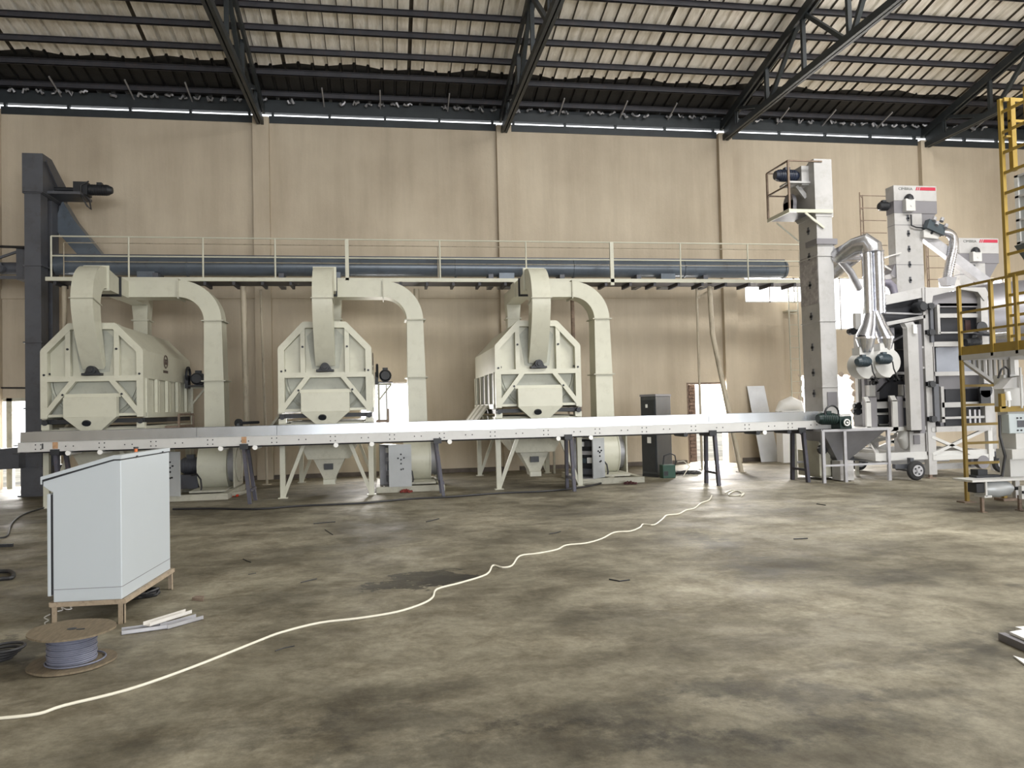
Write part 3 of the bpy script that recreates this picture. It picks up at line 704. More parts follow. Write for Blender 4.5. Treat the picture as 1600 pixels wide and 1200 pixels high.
part('belt', along(C0-.1, C1, .04, .52, 1.20, 1.215, MB()), RUBBER, t)
part('return_belt', along(C0-.1, C1, .04, .52, 1.06, 1.07, MB()), RUBBER, t)
for px_ in (102, 153, 344, 398, 525, 581, 702, 870, 920, 1065, 1175, 1185, 1222):
    x = P(px_, 690, 15).x
    part('return_roller', MB().cyl((x, cy(x)-.0, ZB-.035), (x, cy(x)+.56, ZB-.035), .045, n=16), PAPER if px_ not in (1065, 1175, 1222) else BLACK, t)
LEGX = [-5.85, -2.55, 1.05, 3.62, 6.6, 8.52]
for x in LEGX:
    y0, y1 = cy(x)-.02, cy(x)+.60
    for s_, y in ((0, y0), (1, y1)):
        part('leg', MB().beam((x, y, 0), (x-(.12 if x < 3 else .02), y+(.1 if s_ == 0 else -.1), ZB), .06, .09, (0, 1, 0)), LEGM, t)
    part('leg_tie', MB().beam((x, y0+.05, .25), (x, y1-.05, .25), .05, .05), LEGM, t)
    part('leg_tie', MB().beam((x-.1, y0+.05, ZB-.06), (x-.1, y1, ZB-.06), .05, .05), LEGM, t)
    part('leg_clamp', MB().box(x-.17, x-.02, y0-.02, y0+.06, ZB-.06, ZB+.04), BLACK, t)
    if x < 0:
        part('rust_mark', MB().box(x-.14, x-.05, cy(x)-.003, cy(x), ZB+.05, ZB+.17), mat('rust_stain', (.45, .27, .15), .8, 0, .3, 12), t)
yR = cy(9.2)
mb = MB(); a = P(1278, 652, yR-.25); b_ = P(1312, 657, yR-.25)
motor(mb, ((a.x+b_.x)/2, yR-.22, (a.z+b_.z)/2), (1, 0, -.05), .46, .115)
dm_ = part('drive_motor', mb, GREENM, t)
gb = P(1316, 660, yR-.2)
part('gearbox', MB().box(gb.x-.13, gb.x+.14, yR-.32, yR, gb.z-.13, gb.z+.13).cyl((gb.x, yR-.36, gb.z), (gb.x, yR-.32, gb.z), .09, n=20), GREENM, t, bevel=.012)
part('shaft_cap', MB().ring((gb.x, yR-.365, gb.z), 'y', .06, .014, 16, 6).cyl((gb.x, yR-.39, gb.z), (gb.x, yR-.35, gb.z), .02, n=10), PAPER, t)
part('motor_cable', MB().ring((a.x+.28, yR-.3, a.z+.08), 'y', .15, .02, 20, 6), BLACK, t)
part('end_plate', MB().box(C1, C1+.25, yR, yR+.56, ZB, ZM+.12), WHITE, t)
part('tension_pulley', MB().cyl(P(376, 661, 15.9), P(376, 661, 15.9)+V(.25, .55, 0), .03, n=10).cyl(P(374, 661, 15.9)-V(.02, .04, 0), P(374, 661, 15.9), .085, n=18).box(P(376, 661, 15.9).x-.02, P(376, 661, 15.9).x+.03, 15.6, 15.95, 1.2, 1.5), BLACK, t)
# ------------------------------------------------------------------ dark bucket elevator at the left
EX0, EX1, EY0, EY1 = -7.80, -7.47, 18.3, 19.25
t = thing('bucket_elevator', 'tall dark blue-grey bucket elevator beside the first drum cleaner', 'bucket elevator', ((EX0+EX1)/2, 18.8, 0))
tr = MB().box(EX0, EX1, EY0, EY0+.36, .5, 6.68); part('up_leg', tr, STEELD, t)
tr = MB().box(EX0, EX1, EY1-.36, EY1, .5, 6.68); part('down_leg', tr, STEELD, t)
for z in (1.9, 3.35, 5.05, 6.66): part('joint_flange', MB().box(EX0-.03, EX1+.03, EY0-.03, EY1+.03, z, z+.03), STEELD, t)
hd = MB().prism([(18.27, 6.68), (18.27, 7.55), (18.75, 7.56), (19.6, 7.12), (19.6, 6.4), (19.3, 6.3), (19.3, 6.68)], 'x', EX0-.03, EX1+.06); part('head', hd, STEELD, t)
st = MB().beam((EX1+.1, 18.35, 7.4), (EX1+.1, 19.3, 6.75), .04, .06).box(EX1+.05, EX1+.75, 18.5, 19.2, 6.72, 6.78); part('motor_platform', st, STEELD, t)
mm = MB(); motor(mm, (EX1+1.02, 18.9, 6.93), (1, 0, 0), .55, .12); mm.box(EX1+.5, EX1+.8, 18.75, 19.05, 6.78, 7.08); mm.cyl((EX1, 18.9, 6.93), (EX1+.6, 18.9, 6.93), .05)
part('drive_motor', mm, BLACK, t)
part('motor_cable', MB().tube([(EX1+.85, 18.72, 7.08), (EX1+.68, 18.7, 6.98), (EX1+.68, 18.7, 6.75), (EX1+.82, 18.7, 6.5), (EX1+.9, 18.7, 6.42), (EX1+.87, 18.7, 6.62), (EX1+.72, 18.7, 6.8)], .018), CABLEB, t)
sp = MB().loft([[(EX1, 19.2, 6.45), (EX1+.1, 19.2, 6.75), (EX1+.1, 19.55, 6.75), (EX1, 19.55, 6.45)][::1], [(EX1-.0, 19.2, 6.0), (EX1+.35, 19.2, 6.3), (EX1+.35, 19.55, 6.3), (EX1, 19.55, 6.0)], [(-6.75, 18.9, 5.2), (-6.25, 18.9, 5.2), (-6.25, 19.25, 5.2), (-6.75, 19.25, 5.2)]])
part('discharge_spout', sp, TUBEM, t)
part('boot', MB().box(EX0-.08, EX1+.08, EY0-.05, EY1+.05, .0, .62).box(EX0-.12, EX1+.35, EY0-.1, EY1+.1, 0, .03), STEELD, t)
# low trough conveyor feeding its boot from the left
mb = MB().box(-11.5, EX0-.08, 18.15, 18.75, .72, 1.05).hexa([(-11.5, 18.1, .55), (EX0-.05, 18.1, .62), (EX0-.05, 18.8, .62), (-11.5, 18.8, .55), (-11.5, 18.1, .75), (EX0-.05, 18.1, 1.08), (EX0-.05, 18.8, 1.08), (-11.5, 18.8, .75)])
for x in (-11.2, -9.6): mb.box(x, x+.1, 18.4, 18.5, 0, .75)
solo('feed_trough', mb, STEELD, 'dark steel trough running in low from the left to the dark elevator', 'trough conveyor')
mb = MB().cyl((-12, 18.9, 5.1), (EX0-.25, 18.9, 5.1), .14, n=16).box(EX0-.3, EX0-.08+.1, 18.6, 19.2, 4.8, 5.5)
mb.beam((-12, 18.7, 5.28), (-8.6, 18.7, 5.02), .06).beam((-9.4, 18.7, 4.95), (-8.1, 18.7, 5.45), .05).beam((-12, 18.7, 4.86), (EX0-.2, 18.7, 4.86), .07)
motor(mb, (-8.45, 18.65, 5.05), (0, 1, 0), .25, .09)
solo('screw_feeder', mb, STEELD, 'dark screw feeder entering the dark elevator from the left, catwalk height', 'screw conveyor')
solo('overhead_cable', MB().tube([(-15.88, 19.2, 6.15), (-12, 19.1, 5.75), (-9.5, 18.9, 5.62), (EX0, 18.5, 5.5)], .03), CABLEB, 'black cable slung from the left wall to the dark elevator', 'cable')
solo('wall_cable', MB().tube([(-15.9, D-.05, 2.6), (-11, D-.07, 2.5), (-8, D-.06, 2.42), (-7.3, D-.05, 2.4)], .02), CABLEB, 'black cable strung along the back wall above the left doorway', 'cable')
# ------------------------------------------------------------------ catwalk and tube
CY0, CY1 = 18.0, 18.66; CZ = 4.70
posts = [-7.14, -5.56, -4.0, -2.44, -.83, 1.3, 3.36, 5.51, 7.25, 9.03, 10.81]
t = thing('catwalk', 'long cream steel catwalk with pipe railings along the back wall', 'catwalk', (1.8, 18.3, CZ))
part('deck', MB().box(-7.25, 10.9, CY0+.04, CY1, CZ-.03, CZ), PURL, t)
for y in (CY0, CY1): part('edge_beam', MB().box(-7.25, 10.9, y-.03, y+.03, CZ-.03, CZ+.055), CREAM, t)
jm = MB()
x = -7.1
while x < 10.9: jm.box(x, x+.06, CY0, CY1, CZ-.11, CZ-.03); x += .62
part('joists', jm, PURL, t)
for y in (CY0, CY1):
    for z in (5.65, 5.22): part('rail', MB().cyl((-7.14, y, z), (10.81, y, z), .018 if y == CY0 else .011, n=8), CREAM if y == CY0 else POLE, t)
    for x in (posts if y == CY0 else posts[::5]): part('railing_post', MB().cyl((x, y, CZ), (x, y, 5.65), .02 if y == CY0 else .012, n=8), CREAM if y == CY0 else POLE, t)
part('end_post', MB().box(-.88, -.80, CY0-.03, CY0+.03, CZ, 5.66).box(5.44, 5.53, CY0-.03, CY0+.03, CZ-.1, 5.66), CREAM, t)
t = thing('screw_conveyor', 'long round blue-grey screw conveyor tube lying behind the catwalk railing', 'screw conveyor', (1.5, 18.95, 4.7))
part('tube', MB().cyl((-7.4, 18.95, 5.18), (10.55, 18.95, 5.18), .225, n=28), TUBEM, t)
for x in (-4.55, -1.5, 1.75, 4.75, 7.7, 10.5): part('joint_flange', MB().cyl((x-.02, 18.95, 5.18), (x+.02, 18.95, 5.18), .245, n=28), TUBEM, t)
part('top_cover', MB().box(-7.4, 5.7, 18.83, 19.07, 5.38, 5.43).box(5.75, 10.5, 18.83, 19.07, 5.38, 5.43), STEELD, t)
for px_ in (231, 505, 520, 790, 1040): 
    x = P(px_, 428, 18.9).x; part('outlet_chute', MB().box(x-.19, x+.19, 18.72, 19.1, 4.66, 5.02), TUBEM, t)
for x in (-5.2, -2.4, 2.6, 4.4, 6.4, 8.2): part('saddle', MB().box(x-.06, x+.06, 18.68, 19.15, 4.66, 4.98), STEELD, t)
# supports
def pole(pts, r, label, m=POLE, extra=None, sec=True):
    mb = MB(); mb.tube([Vector(p) for p in pts], r, 12)
    mb.box(pts[0][0]-.09, pts[0][0]+.09, pts[0][1]-.09, pts[0][1]+.09, 0, .015)
    if extra: extra(mb)
    return solo('support_pole', mb, m, label, 'support post', group='posts under the catwalk')
z1 = CZ-.1
pole([(-3.14, 18.3, 0), (-3.2, 18.3, z1)], .065, 'worn cream post right of the first duct, scraped near its top')
pole([(-2.82, 18.9, 0), (-2.88, 18.75, z1)], .03, 'thin pale post just behind the scraped worn cream post')
pole([(.72, 18.6, 0), (.76, 18.6, z1)], .065, 'worn cream post behind the duct of the middle cleaner')
pole([(4.62, 18.6, 0), (4.62, 18.6, z1)], .05, 'brown stained post under the arch of the third duct', RUST)
pole([(8.36, 17.35, 0), (7.98, 17.9, 3.4), (8.1, 18.25, z1)], .06, 'leaning pale pipe post between the doorway and galvanised sheet')
pole([(7.86, 18.5, 0), (7.86, 18.5, z1)], .03, 'thin straight post in front of the doorway', POLE, lambda mb: mb.beam((7.86, 18.5, 4.35), (8.3, 18.5, z1), .03, .05))
pole([(-7.0, 18.3, 0), (-7.0, 18.3, z1)], .055, 'worn post between the dark elevator and first drum cleaner')
# ------------------------------------------------------------------ white bucket elevator with platform
t = thing('bucket_elevator', 'tall pale bucket elevator with motor platform at the conveyor end', 'bucket elevator', (9.3, 15.3, 0))
AX0, AX1, AY0, AY1 = 9.12, 9.48, 15.0, 15.72
sh = MB().box(AX0, AX1, AY0, AY1, .55, 5.65); part('trunk', sh, WHITED, t)
hd = MB().prism([(AY0-.01, 5.6), (AY0-.01, 6.84), (AY0+.15, 6.85), (AY0+1.05, 6.45), (AY0+1.12, 5.95), (AY0+.72, 5.6)], 'x', AX0-.02, AX1+.03)
part('head', hd, WHITED, t)
for z in (5.28, 4.72, 3.42, 2.75, 2.2, 1.75, 4.1): part('latch', MB().box(AX0-.008, AX0+.005, AY0+.3, AY0+.36, z, z+.16).box(AX0-.008, AX0+.005, AY0+.27, AY0+.39, z+.05, z+.10), STEELD, t)
for z in (1.95, 3.35, 4.75): part('joint_flange', MB().box(AX0-.02, AX1+.02, AY0-.02, AY1+.02, z, z+.02), WHITED, t)
part('collar', MB().box(AX0-.04, AX1+.08, AY0-.05, AY0+.4, 5.0, 5.12), GREYP, t)
part('window_port', MB().box(9.22, 9.44, AY0-.02, AY0, 1.55, 1.85), GREYP, t)
part('stain_band', MB().box(AX0-.006, AX0, AY0+.02, AY1, 3.75, 4.8), mat('dull_scuffed_paint', (.36, .34, .34), .8, 0, .35, 5, dirt=(.55, .54, .53), dirt_amt=.9), t)
PZ = 5.7
pf = MB().box(8.5, AX0, 14.98, 15.9, PZ, PZ+.03); 
plt = part('platform', pf, PURL, t)
part('platform_edge', MB().box(8.5, AX1, 14.95, 14.99, PZ-.03, PZ+.04).box(8.47, 8.5, 14.95, 15.9, PZ-.03, PZ+.05).beam((8.85, 14.97, PZ-.03), (AX0+.15, 14.97, PZ-.35), .03, .04).beam((8.7, 15.9, PZ-.03), (AX0, 15.7, PZ-.5), .03), CREAM, t)
for (x, y) in ((8.5, 14.98), (8.5, 15.9)): part('railing_post', MB().box(x-.02, x+.02, y-.02, y+.02, PZ, 6.78), RUST, t)
for z in (6.78, 6.27):
    part('rail', MB().beam((8.5, 14.98, z), (8.5, 15.9, z), .03).beam((8.5, 15.9, z), (9.1, 15.9, z), .03), RUST, t)
part('rail', MB().beam((8.5, 14.98, 6.78), (AX1-.2, 14.98, 6.78), .03), RUST, t)
mm = MB(); motor(mm, (8.67, 15.35, 6.57), (1, 0, 0), .55, .125); part('drive_motor', mm, NAVY, t)
part('gearbox', MB().box(8.93, 9.1, 15.2, 15.5, 6.33, 6.75).box(8.6, 9.1, 15.15, 15.55, 6.36, 6.40).beam((8.9, 15.35, 6.36), (9.1, 15.35, 6.1), .05, .1), WHITED, t)
part('belt_guard', MB().cyl((8.88, 15.7, 6.05), (8.96, 15.7, 6.05), .22, n=20).box(8.88, 8.96, 15.5, 15.92, 5.75, 6.1), GREYP, t)
part('boot', MB().box(AX0-.15, AX1+.05, AY0-.05, AY1+.1, .05, .6).box(AX0-.2, AX0+.05, AY0-.12, AY0+.5, .1, .95).loft([MB().rect((9.3, 14.85), 1.05, .3, .3), MB().rect((9.3, 14.9), .55, .12, .12)]), CREAMD, t)
part('boot_bearing', MB().cyl((AX0-.15, 14.88, .65), (AX0-.15, 14.8, .65), .1, n=14).box(9.5, 9.62, 14.9, 15.2, .0, .3), BLACK, t)
a, b = V(9.5, 15.2, 5.02), V(10.2, 15.5, 4.5)
solo('spout_pipe', MB().rings([a, a+(b-a)*.5, b, b+V(.3, .15, -.35)], [.08]*4, 14).cyl(a-(b-a)*.02, a+(b-a)*.06, .10), GALVM, 'grey spout pipe slanting from the platform elevator collar to the round duct', 'spout pipe')
# ladder on the wall behind it
lx = P(1250, 560, 19.6)
mb = MB()
for dx in (0, .28): mb.cyl((lx.x+dx, 20.1, 0), (lx.x+dx, 20.1, 5.0), .02, n=8)
for k in range(15): mb.cyl((lx.x, 20.1, .3+k*.32), (lx.x+.28, 20.1, .3+k*.32), .013, n=6)
mb.box(lx.x-.02, lx.x+.3, 20.1, D, 4.2, 4.25)
solo('wall_ladder', mb, CREAMD, 'slim cream ladder on the back wall behind the platform elevator', 'ladder')
# ------------------------------------------------------------------ hopper table
t = thing('intake_hopper', 'galvanised intake hopper on a welded leg frame at the conveyor end', 'hopper', (9.3, 14.8, 0))
HX0, HX1, HY0, HY1, HZ = 8.72, 10.18, 14.4, 15.5, 1.06
hp = MB()
tp = [(HX0, HY0, HZ), (HX1, HY0, HZ), (HX1, HY1, HZ), (HX0, HY1, HZ)]; bt = [(9.25, 14.75, .42), (9.5, 14.75, .42), (9.5, 15.0, .42), (9.25, 15.0, .42)]
hp.loft([tp, bt]); part('cone', hp, mat('dull_hopper_sheet', (.20, .20, .215), .5, .3, .1, 3), t)
rm = MB(); 
for a, b in zip(tp, tp[1:]+tp[:1]): rm.beam(a, b, .05, .05)
part('rim', rm, GALVM, t)
for (x, y) in ((9.2, HY0), (HX1, HY0), (HX1, HY1), (HX0, HY1), (HX0, HY0)):
    part('leg', MB().box(x-.03, x+.03, y-.03, y+.03, 0, HZ), GALVM if y == HY0 else CREAMD, t)
part('leg_tie', MB().box(HX0, HX1, HY0-.015, HY0+.015, .33, .37).box(HX0, HX1, HY1-.015, HY1+.015, .33, .37).box(HX1-.015, HX1+.015, HY0, HY1, .33, .37), GALVM, t)
part('sack_box', MB().box(9.18, 9.48, 14.55, 14.85, .02, .42), WHITED, t)
# ------------------------------------------------------------------ black rack, green box, coil
y = 17.1; a, b, c = G(1004, 744), G(1028, 746), G(1051, 740)
t = thing('rack_cabinet', 'tall black equipment rack standing before the back wall', 'cabinet', (6.35, 17.3, 0))
u = (b-a).normalized(); w_ = (c-b).normalized(); Hh = 1.86
def quad_prism(p, z0, z1, mb, mi=0): mb.hexa([(q[0], q[1], z0) for q in p]+[(q[0], q[1], z1) for q in p], mi); return mb
foot = [a, b, c, a+(c-b)]
part('body', quad_prism([q for q in foot], .06, Hh, MB()), mat('black_grey_enamel', (.045, .05, .055), .45, 0, .15, 3, dirt=(.1, .09, .08), dirt_amt=.4), t, bevel=.01)
cen = (a+c)/2; ex = [cen+(q-cen)*1.05 for q in foot]
part('top_cap', quad_prism(ex, Hh, Hh+.05, MB()), GREYP, t)
part('plinth', quad_prism(foot, 0, .06, MB()), BLACK, t)
n_ = Vector((u.y, -u.x, 0))
def onface(s0, s1, z0, z1, th=.012): 
    p0, p1 = a+u*s0, a+u*s1; return MB().hexa([tuple(p0+V(0,0,z0)), tuple(p1+V(0,0,z0)), tuple(p1+n_*th*-1+V(0,0,z0)), tuple(p0+n_*th*-1+V(0,0,z0)), tuple(p0+V(0,0,z1)), tuple(p1+V(0,0,z1)), tuple(p1+n_*th*-1+V(0,0,z1)), tuple(p0+n_*th*-1+V(0,0,z1))])
W_ = (b-a).length
n_ = -Vector((u.y, -u.x, 0)) if Vector((u.y, -u.x, 0)).y > 0 else Vector((u.y, -u.x, 0))
def face_box(s0, s1, z0, z1, t0, t1):
    g = lambda s_, r, z: tuple(a+u*s_+n_*r+V(0, 0, z)); return MB().hexa([g(s0,t0,z0), g(s1,t0,z0), g(s1,t1,z0), g(s0,t1,z0), g(s0,t0,z1), g(s1,t0,z1), g(s1,t1,z1), g(s0,t1,z1)])
part('door', face_box(.04, W_-.04, .12, Hh-.08, .0, .015), BLACK, t)
part('tag_label', face_box(W_*.42, W_*.66, .78, .92, .016, .022), PAPER, t)
part('sticker', face_box(W_*.36, W_*.5, 1.6, 1.68, .016, .02), PAPER, t)
sd = (b+c)/2
o_ = b+(c-b)*.25
part('latch', MB().box(o_.x-.02, o_.x+.03, o_.y-.04, o_.y+.01, 1.18, 1.32), BLACK, t)
gx = G(1040, 746)
t = thing('tool_case', 'dark green metal box on the floor against the black rack', 'box', (gx.x, gx.y-.1, 0))
part('body', MB().box(gx.x-.14, gx.x+.16, gx.y-.22, gx.y+.0, 0, .3), mat('dark_green_paint', (.02, .065, .045), .5, 0, .15, 5), t, bevel=.012)
part('opening', MB().box(gx.x-.12, gx.x-.02, gx.y-.225, gx.y-.21, .06, .16), BLACK, t)
part('handle', MB().tube([(gx.x+.16, gx.y-.1, .2), (gx.x+.22, gx.y-.1, .35), (gx.x+.2, gx.y-.1, .5), (gx.x+.1, gx.y-.08, .55), (gx.x-.05, gx.y-.08, .5), (gx.x-.08, gx.y-.08, .3)], .016), BLACK, t)
def coil(name, cx, cy_, R, r, turns, m, label, cat, z=.0, sx=1.3, tail=None):
    pts = []; n = 20*turns
    for k in range(n+1):
        an = 2*PI*k/20; rr = R*(1+.12*math.sin(k*1.7)+.1*math.sin(k*.37)); pts.append((cx+sx*rr*math.cos(an), cy_+rr*math.sin(an), r+.3*r*(k % 3)+z+r*1.2*(k//20)))
    if tail: pts += tail
    return solo(name, MB().tube(pts, r, 6), m, label, cat)
q = G(1080, 742); coil('cable_coil', q.x, q.y+.25, .22, .012, 4, CABLEB, 'dark tangle of cable on the floor right of the rack', 'cable')
q = G(1068, 738); solo('loose_cable', MB().tube([(6.78, 17.4, .3), (6.9, 17.3, .32), (7.0, 17.2, .2), tuple(G(1068, 744)+V(0, 0, .012)), tuple(G(1090, 744)+V(0, 0, .012)), tuple(G(1078, 742)+V(0, 0, .012))], .012, 6), CABLEW, 'pale cable looping from the rack down to the floor', 'cable')
# galvanised sheet leaning on the wall
a = V(10.05, D-.06, 2.1); 
mb = MB(); p = [V(10.22, D-.42, 0), V(10.76, D-.42, 0), V(10.58, D-.03, 2.12), V(10.06, D-.03, 2.12)]; th = V(0, -.02, 0)
mb.hexa([p[0], p[1], p[1]+th, p[0]+th, p[3], p[2], p[2]+th, p[3]+th])
solo('galvanised_sheet', mb, mat('sheet_metal_plain', (.6, .62, .64), .38, .7, .08, 3), 'galvanised metal sheet leaning against the back wall right of the doorway', 'metal sheet')
# white sack beside the hole
q = P(1236, 636, 19.5)
mb = MB().rings([(q.x-.38, 19.6, q.z-.12), (q.x-.2, 19.6, q.z+.03), (q.x+.05, 19.6, q.z+.10), (q.x+.25, 19.6, q.z+.02), (q.x+.4, 19.6, q.z-.15)], [.05, .16, .2, .18, .06], 12)
mb.box(q.x-.3, q.x+.3, 19.45, 19.8, 0, q.z-.1)
solo('white_sack', mb, PAPER, 'white sack on a stand against the wall, left of the knocked-out hole', 'sack')

# ------------------------------------------------------------------ control desk
t = thing('control_desk', 'white enamelled control desk with sloping lid on a tan angle-iron stand', 'control desk', (-2.45, 7.4, 0))
YA, YB = 6.78, 7.98
def skew(x, y): return x+.05*(y-YA)
def dprism(poly, y0, y1, mb=None, mi=0):
    mb = mb or MB(); n = len(poly)
    vs = [(skew(u_, y0), y0-(u_+2.15)*.05, v_) for u_, v_ in poly]+[(skew(u_, y1), y1-(u_+2.15)*.05, v_) for u_, v_ in poly]
    return mb._add(vs, [tuple(range(n))[::-1], tuple(range(n, 2*n))]+[(k, (k+1) % n, n+(k+1) % n, n+k) for k in range(n)], mi)
body = [(-2.70, .20), (-2.17, .20), (-2.17, 1.335), (-2.225, 1.335), (-2.775, 1.185), (-2.775, 1.145), (-2.72, 1.10), (-2.70, 1.09)]
part('body', dprism(body, YA, YB), DESKM, t, bevel=.006, smooth=False)
lid = [(-2.79, 1.155), (-2.79, 1.216), (-2.228, 1.374), (-2.165, 1.374), (-2.165, 1.342), (-2.225, 1.342), (-2.778, 1.192), (-2.778, 1.155)]
part('sloping_lid', dprism([(u_, v_+.004) for u_, v_ in lid], YA-.008, YB+.008), DESKM, t)
part('lid_seal', dprism([(-2.777, 1.150), (-2.777, 1.197), (-2.226, 1.347), (-2.17, 1.347), (-2.17, 1.336), (-2.225, 1.336), (-2.77, 1.18)], YA-.003, YB+.003), BLACK, t)
part('door', dprism([(-2.745, .25), (-2.718, .25), (-2.718, 1.08), (-2.745, 1.08)], YA+.0, YB-.01), DESKM, t, bevel=.004, smooth=False)
part('door_seal', dprism([(-2.718, .26), (-2.70, .26), (-2.70, 1.07), (-2.718, 1.07)], YA+.005, YB-.02), BLACK, t)
part('plinth_line', dprism([(-2.702, .300), (-2.168, .300), (-2.168, .304), (-2.702, .304)], YA-.002, YB), GREYP, t)
hs = MB()
for yy in (7.1, 7.75): hs.box(skew(-2.163, yy), skew(-2.155, yy), yy, yy+.03, 1.34, 1.355)
part('hinge', hs, BLACK, t)
sb = MB(); 
sb.box(-2.18, -2.16, 6.85, 6.87, 1.36, 1.37)
c = P(204, 712, 7.1)
part('beacon_button', MB().cyl((-2.3, 7.6, 1.32), (-2.3, 7.6, 1.395), .014, n=14), [ORANGE], t)
part('button_cap', MB().cyl((-2.3, 7.6, 1.395), (-2.3, 7.6, 1.41), .022, n=14), BLACK, t)
stn = thing('desk_stand', 'tan angle-iron stand carrying the white control desk', 'stand', (-2.44, 7.38, 0))
fx = lambda x, y: (skew(x, y), y-(x+2.15)*.05)
cs = [fx(-2.72, YA), fx(-2.155, YA), fx(-2.155, YB+.03), fx(-2.72, YB+.03)]
for (x, y) in cs:
    sx = 1 if x < -2.4 else -1; sy = 1 if y < 7.4 else -1
    part('leg', MB().box(min(x, x+sx*.045), max(x, x+sx*.045), min(y, y+sy*.006), max(y, y+sy*.006), 0, .2).box(min(x, x+sx*.006), max(x, x+sx*.006), min(y, y+sy*.045), max(y, y+sy*.045), 0, .2), ANGLE, stn)
for a, b in zip(cs, cs[1:]+cs[:1]): part('top_rail', MB().beam((a[0], a[1], .182), (b[0], b[1], .182), .03, .036), ANGLE, stn)
coil('cable_coil', -2.35, 7.75, .13, .014, 3, CABLEB, 'black cable coil lying under the white control desk', 'cable')
# ------------------------------------------------------------------ cable drum
sc0 = G(112, 1041); SX, SY = sc0.x-.02, sc0.y+.06
t = thing('cable_drum', 'plywood drum wound with grey cable in front of the white desk', 'cable drum', (SX, SY, 0))
def wob(r, n, z0, z1, dz=0.0):
    mb = MB(); p = [(r*(1+.015*math.sin(3*a)+.01*math.sin(7*a+1)), a) for a in [2*PI*k/n for k in range(n)]]
    vs = [(SX+q*math.cos(a), SY+q*math.sin(a), z0+dz*math.cos(a)) for q, a in p]+[(SX+q*math.cos(a), SY+q*math.sin(a), z1+dz*math.cos(a)) for q, a in p]
    return mb._add(vs, [tuple(range(n))[::-1], tuple(range(n, 2*n))]+[(k, (k+1) % n, n+(k+1) % n, n+k) for k in range(n)])
part('lower_flange', wob(.275, 40, .006, .02), WOOD, t)
tf = part('upper_flange', wob(.272, 40, .225, .238, -.006), WOOD, t)
part('centre_hole', MB().cyl((SX, SY, .233), (SX, SY, .24), .03, n=14).box(SX+.04, SX+.09, SY-.03, SY-.015, .236, .241), BLACK, tf)
part('core', MB().cyl((SX, SY, .02), (SX, SY, .225), .09, n=20), WOOD, t)
wc = MB()
for k in range(15):
    z = .028+k*.0133; wc.ring((SX, SY, z), 'z', .148+.003*math.sin(k*2.1)-(.02 if k == 14 else 0), .0075, 40, 6)
wc.cyl((SX, SY, .02), (SX, SY, .22), .144, n=36)
wcab = part('wound_cable', wc, CABLEG, t)
part('loose_turn', MB().ring((SX+.025, SY-.005, .03), 'z', .185, .006, 40, 6), CABLEG, t)
# ------------------------------------------------------------------ ivory cable across the floor
cpx = [(-60,1128),(0,1125),(60,1118),(100,1105),(200,1080),(300,1045),(400,1005),(440,990),(500,975),(560,968),(620,958),(660,945),(676,935),(683,922),(720,912),(760,899),(770,885),(785,888),(800,885),(812,870),(840,866),(870,860),(885,853),(915,850),(940,843),(960,833),(985,831),(1000,825),(1005,820),(1022,821),(1035,812),(1042,806),(1060,804),(1072,798),(1085,795),(1095,787),(1108,782),(1112,775)]
def floor_line(px, r, z=0): return [G(a, b)+V(0, 0, r*1.05+z) for a, b in px]
def smooth_line(ps, n=4):
    out = []
    for i in range(len(ps)-1):
        p0, p1, p2, p3 = ps[max(i-1, 0)], ps[i], ps[i+1], ps[min(i+2, len(ps)-1)]
        for k in range(n):
            u_ = k/n; out.append(.5*((2*p1)+(-p0+p2)*u_+(2*p0-5*p1+4*p2-p3)*u_*u_+(-p0+3*p1-3*p2+p3)*u_**3))
    return out+[ps[-1]]
solo('extension_cable', MB().tube(smooth_line(floor_line(cpx, .0095)), .0095, 8), CABLEW, 'long ivory cable snaking across the concrete floor', 'cable')
for px_, lb in (([(1133, 771), (1142, 767), (1155, 769), (1160, 773), (1150, 775), (1138, 774), (1148, 768), (1162, 771), (1158, 776)], 'small white cable coil on the floor near the fifth conveyor legs'),):
    solo('cable_coil', MB().tube(smooth_line(floor_line(px_, .01)), .01, 6), CABLEW, lb, 'cable')
hose = [(270, 797), (330, 796), (400, 797), (470, 792), (560, 788), (640, 781), (700, 778), (780, 772), (850, 769), (900, 764), (940, 756), (975, 742)]
solo('black_hose', MB().tube(smooth_line(floor_line(hose, .018)), .018, 8), CABLEB, 'black hose on the floor in front of the drum cleaners', 'hose')
solo('black_hose', MB().tube(smooth_line(floor_line([(0, 842), (12, 838), (18, 820), (35, 806), (60, 797), (78, 792)], .014)), .014, 6), CABLEB, 'thin black hose curving over the floor behind the white desk', 'hose')
solo('cable_loop', MB().tube(smooth_line(floor_line([(-20, 912), (0, 908), (18, 906), (21, 900), (15, 896), (0, 896), (-20, 898)], .022)), .022, 8), CABLEB, 'thick black cable loop at the picture edge left of the desk', 'cable')
solo('steel_bar', MB().beam(G(-30, 856)+V(0, 0, .02), G(20, 854)+V(0, 0, .02), .04, .04), BLACK, 'short black steel bar on the floor left of the white desk', 'steel bar')
q = G(2, 1032); 
mb = MB()
for k in range(4): mb.ring((q.x-.02+.01*k, q.y+.01*k, .02+.02*k), 'z', .085+.012*k, .011, 24, 6)
solo('cable_coil', mb, CABLEB, 'black cable coil on the floor left of the cable drum', 'cable')
solo('white_wire', MB().tube(smooth_line(floor_line([(72, 979), (70, 974), (76, 970), (69, 966), (78, 961)], .005)), .005, 6), PAPER, 'white zigzag wire end beside the desk stand', 'wire')
solo('white_wire', MB().tube(smooth_line(floor_line([(90, 956), (98, 954), (96, 950), (104, 953), (112, 952), (110, 949), (118, 947)], .005)), .005, 6), PAPER, 'curled white wire end under the white desk', 'wire')
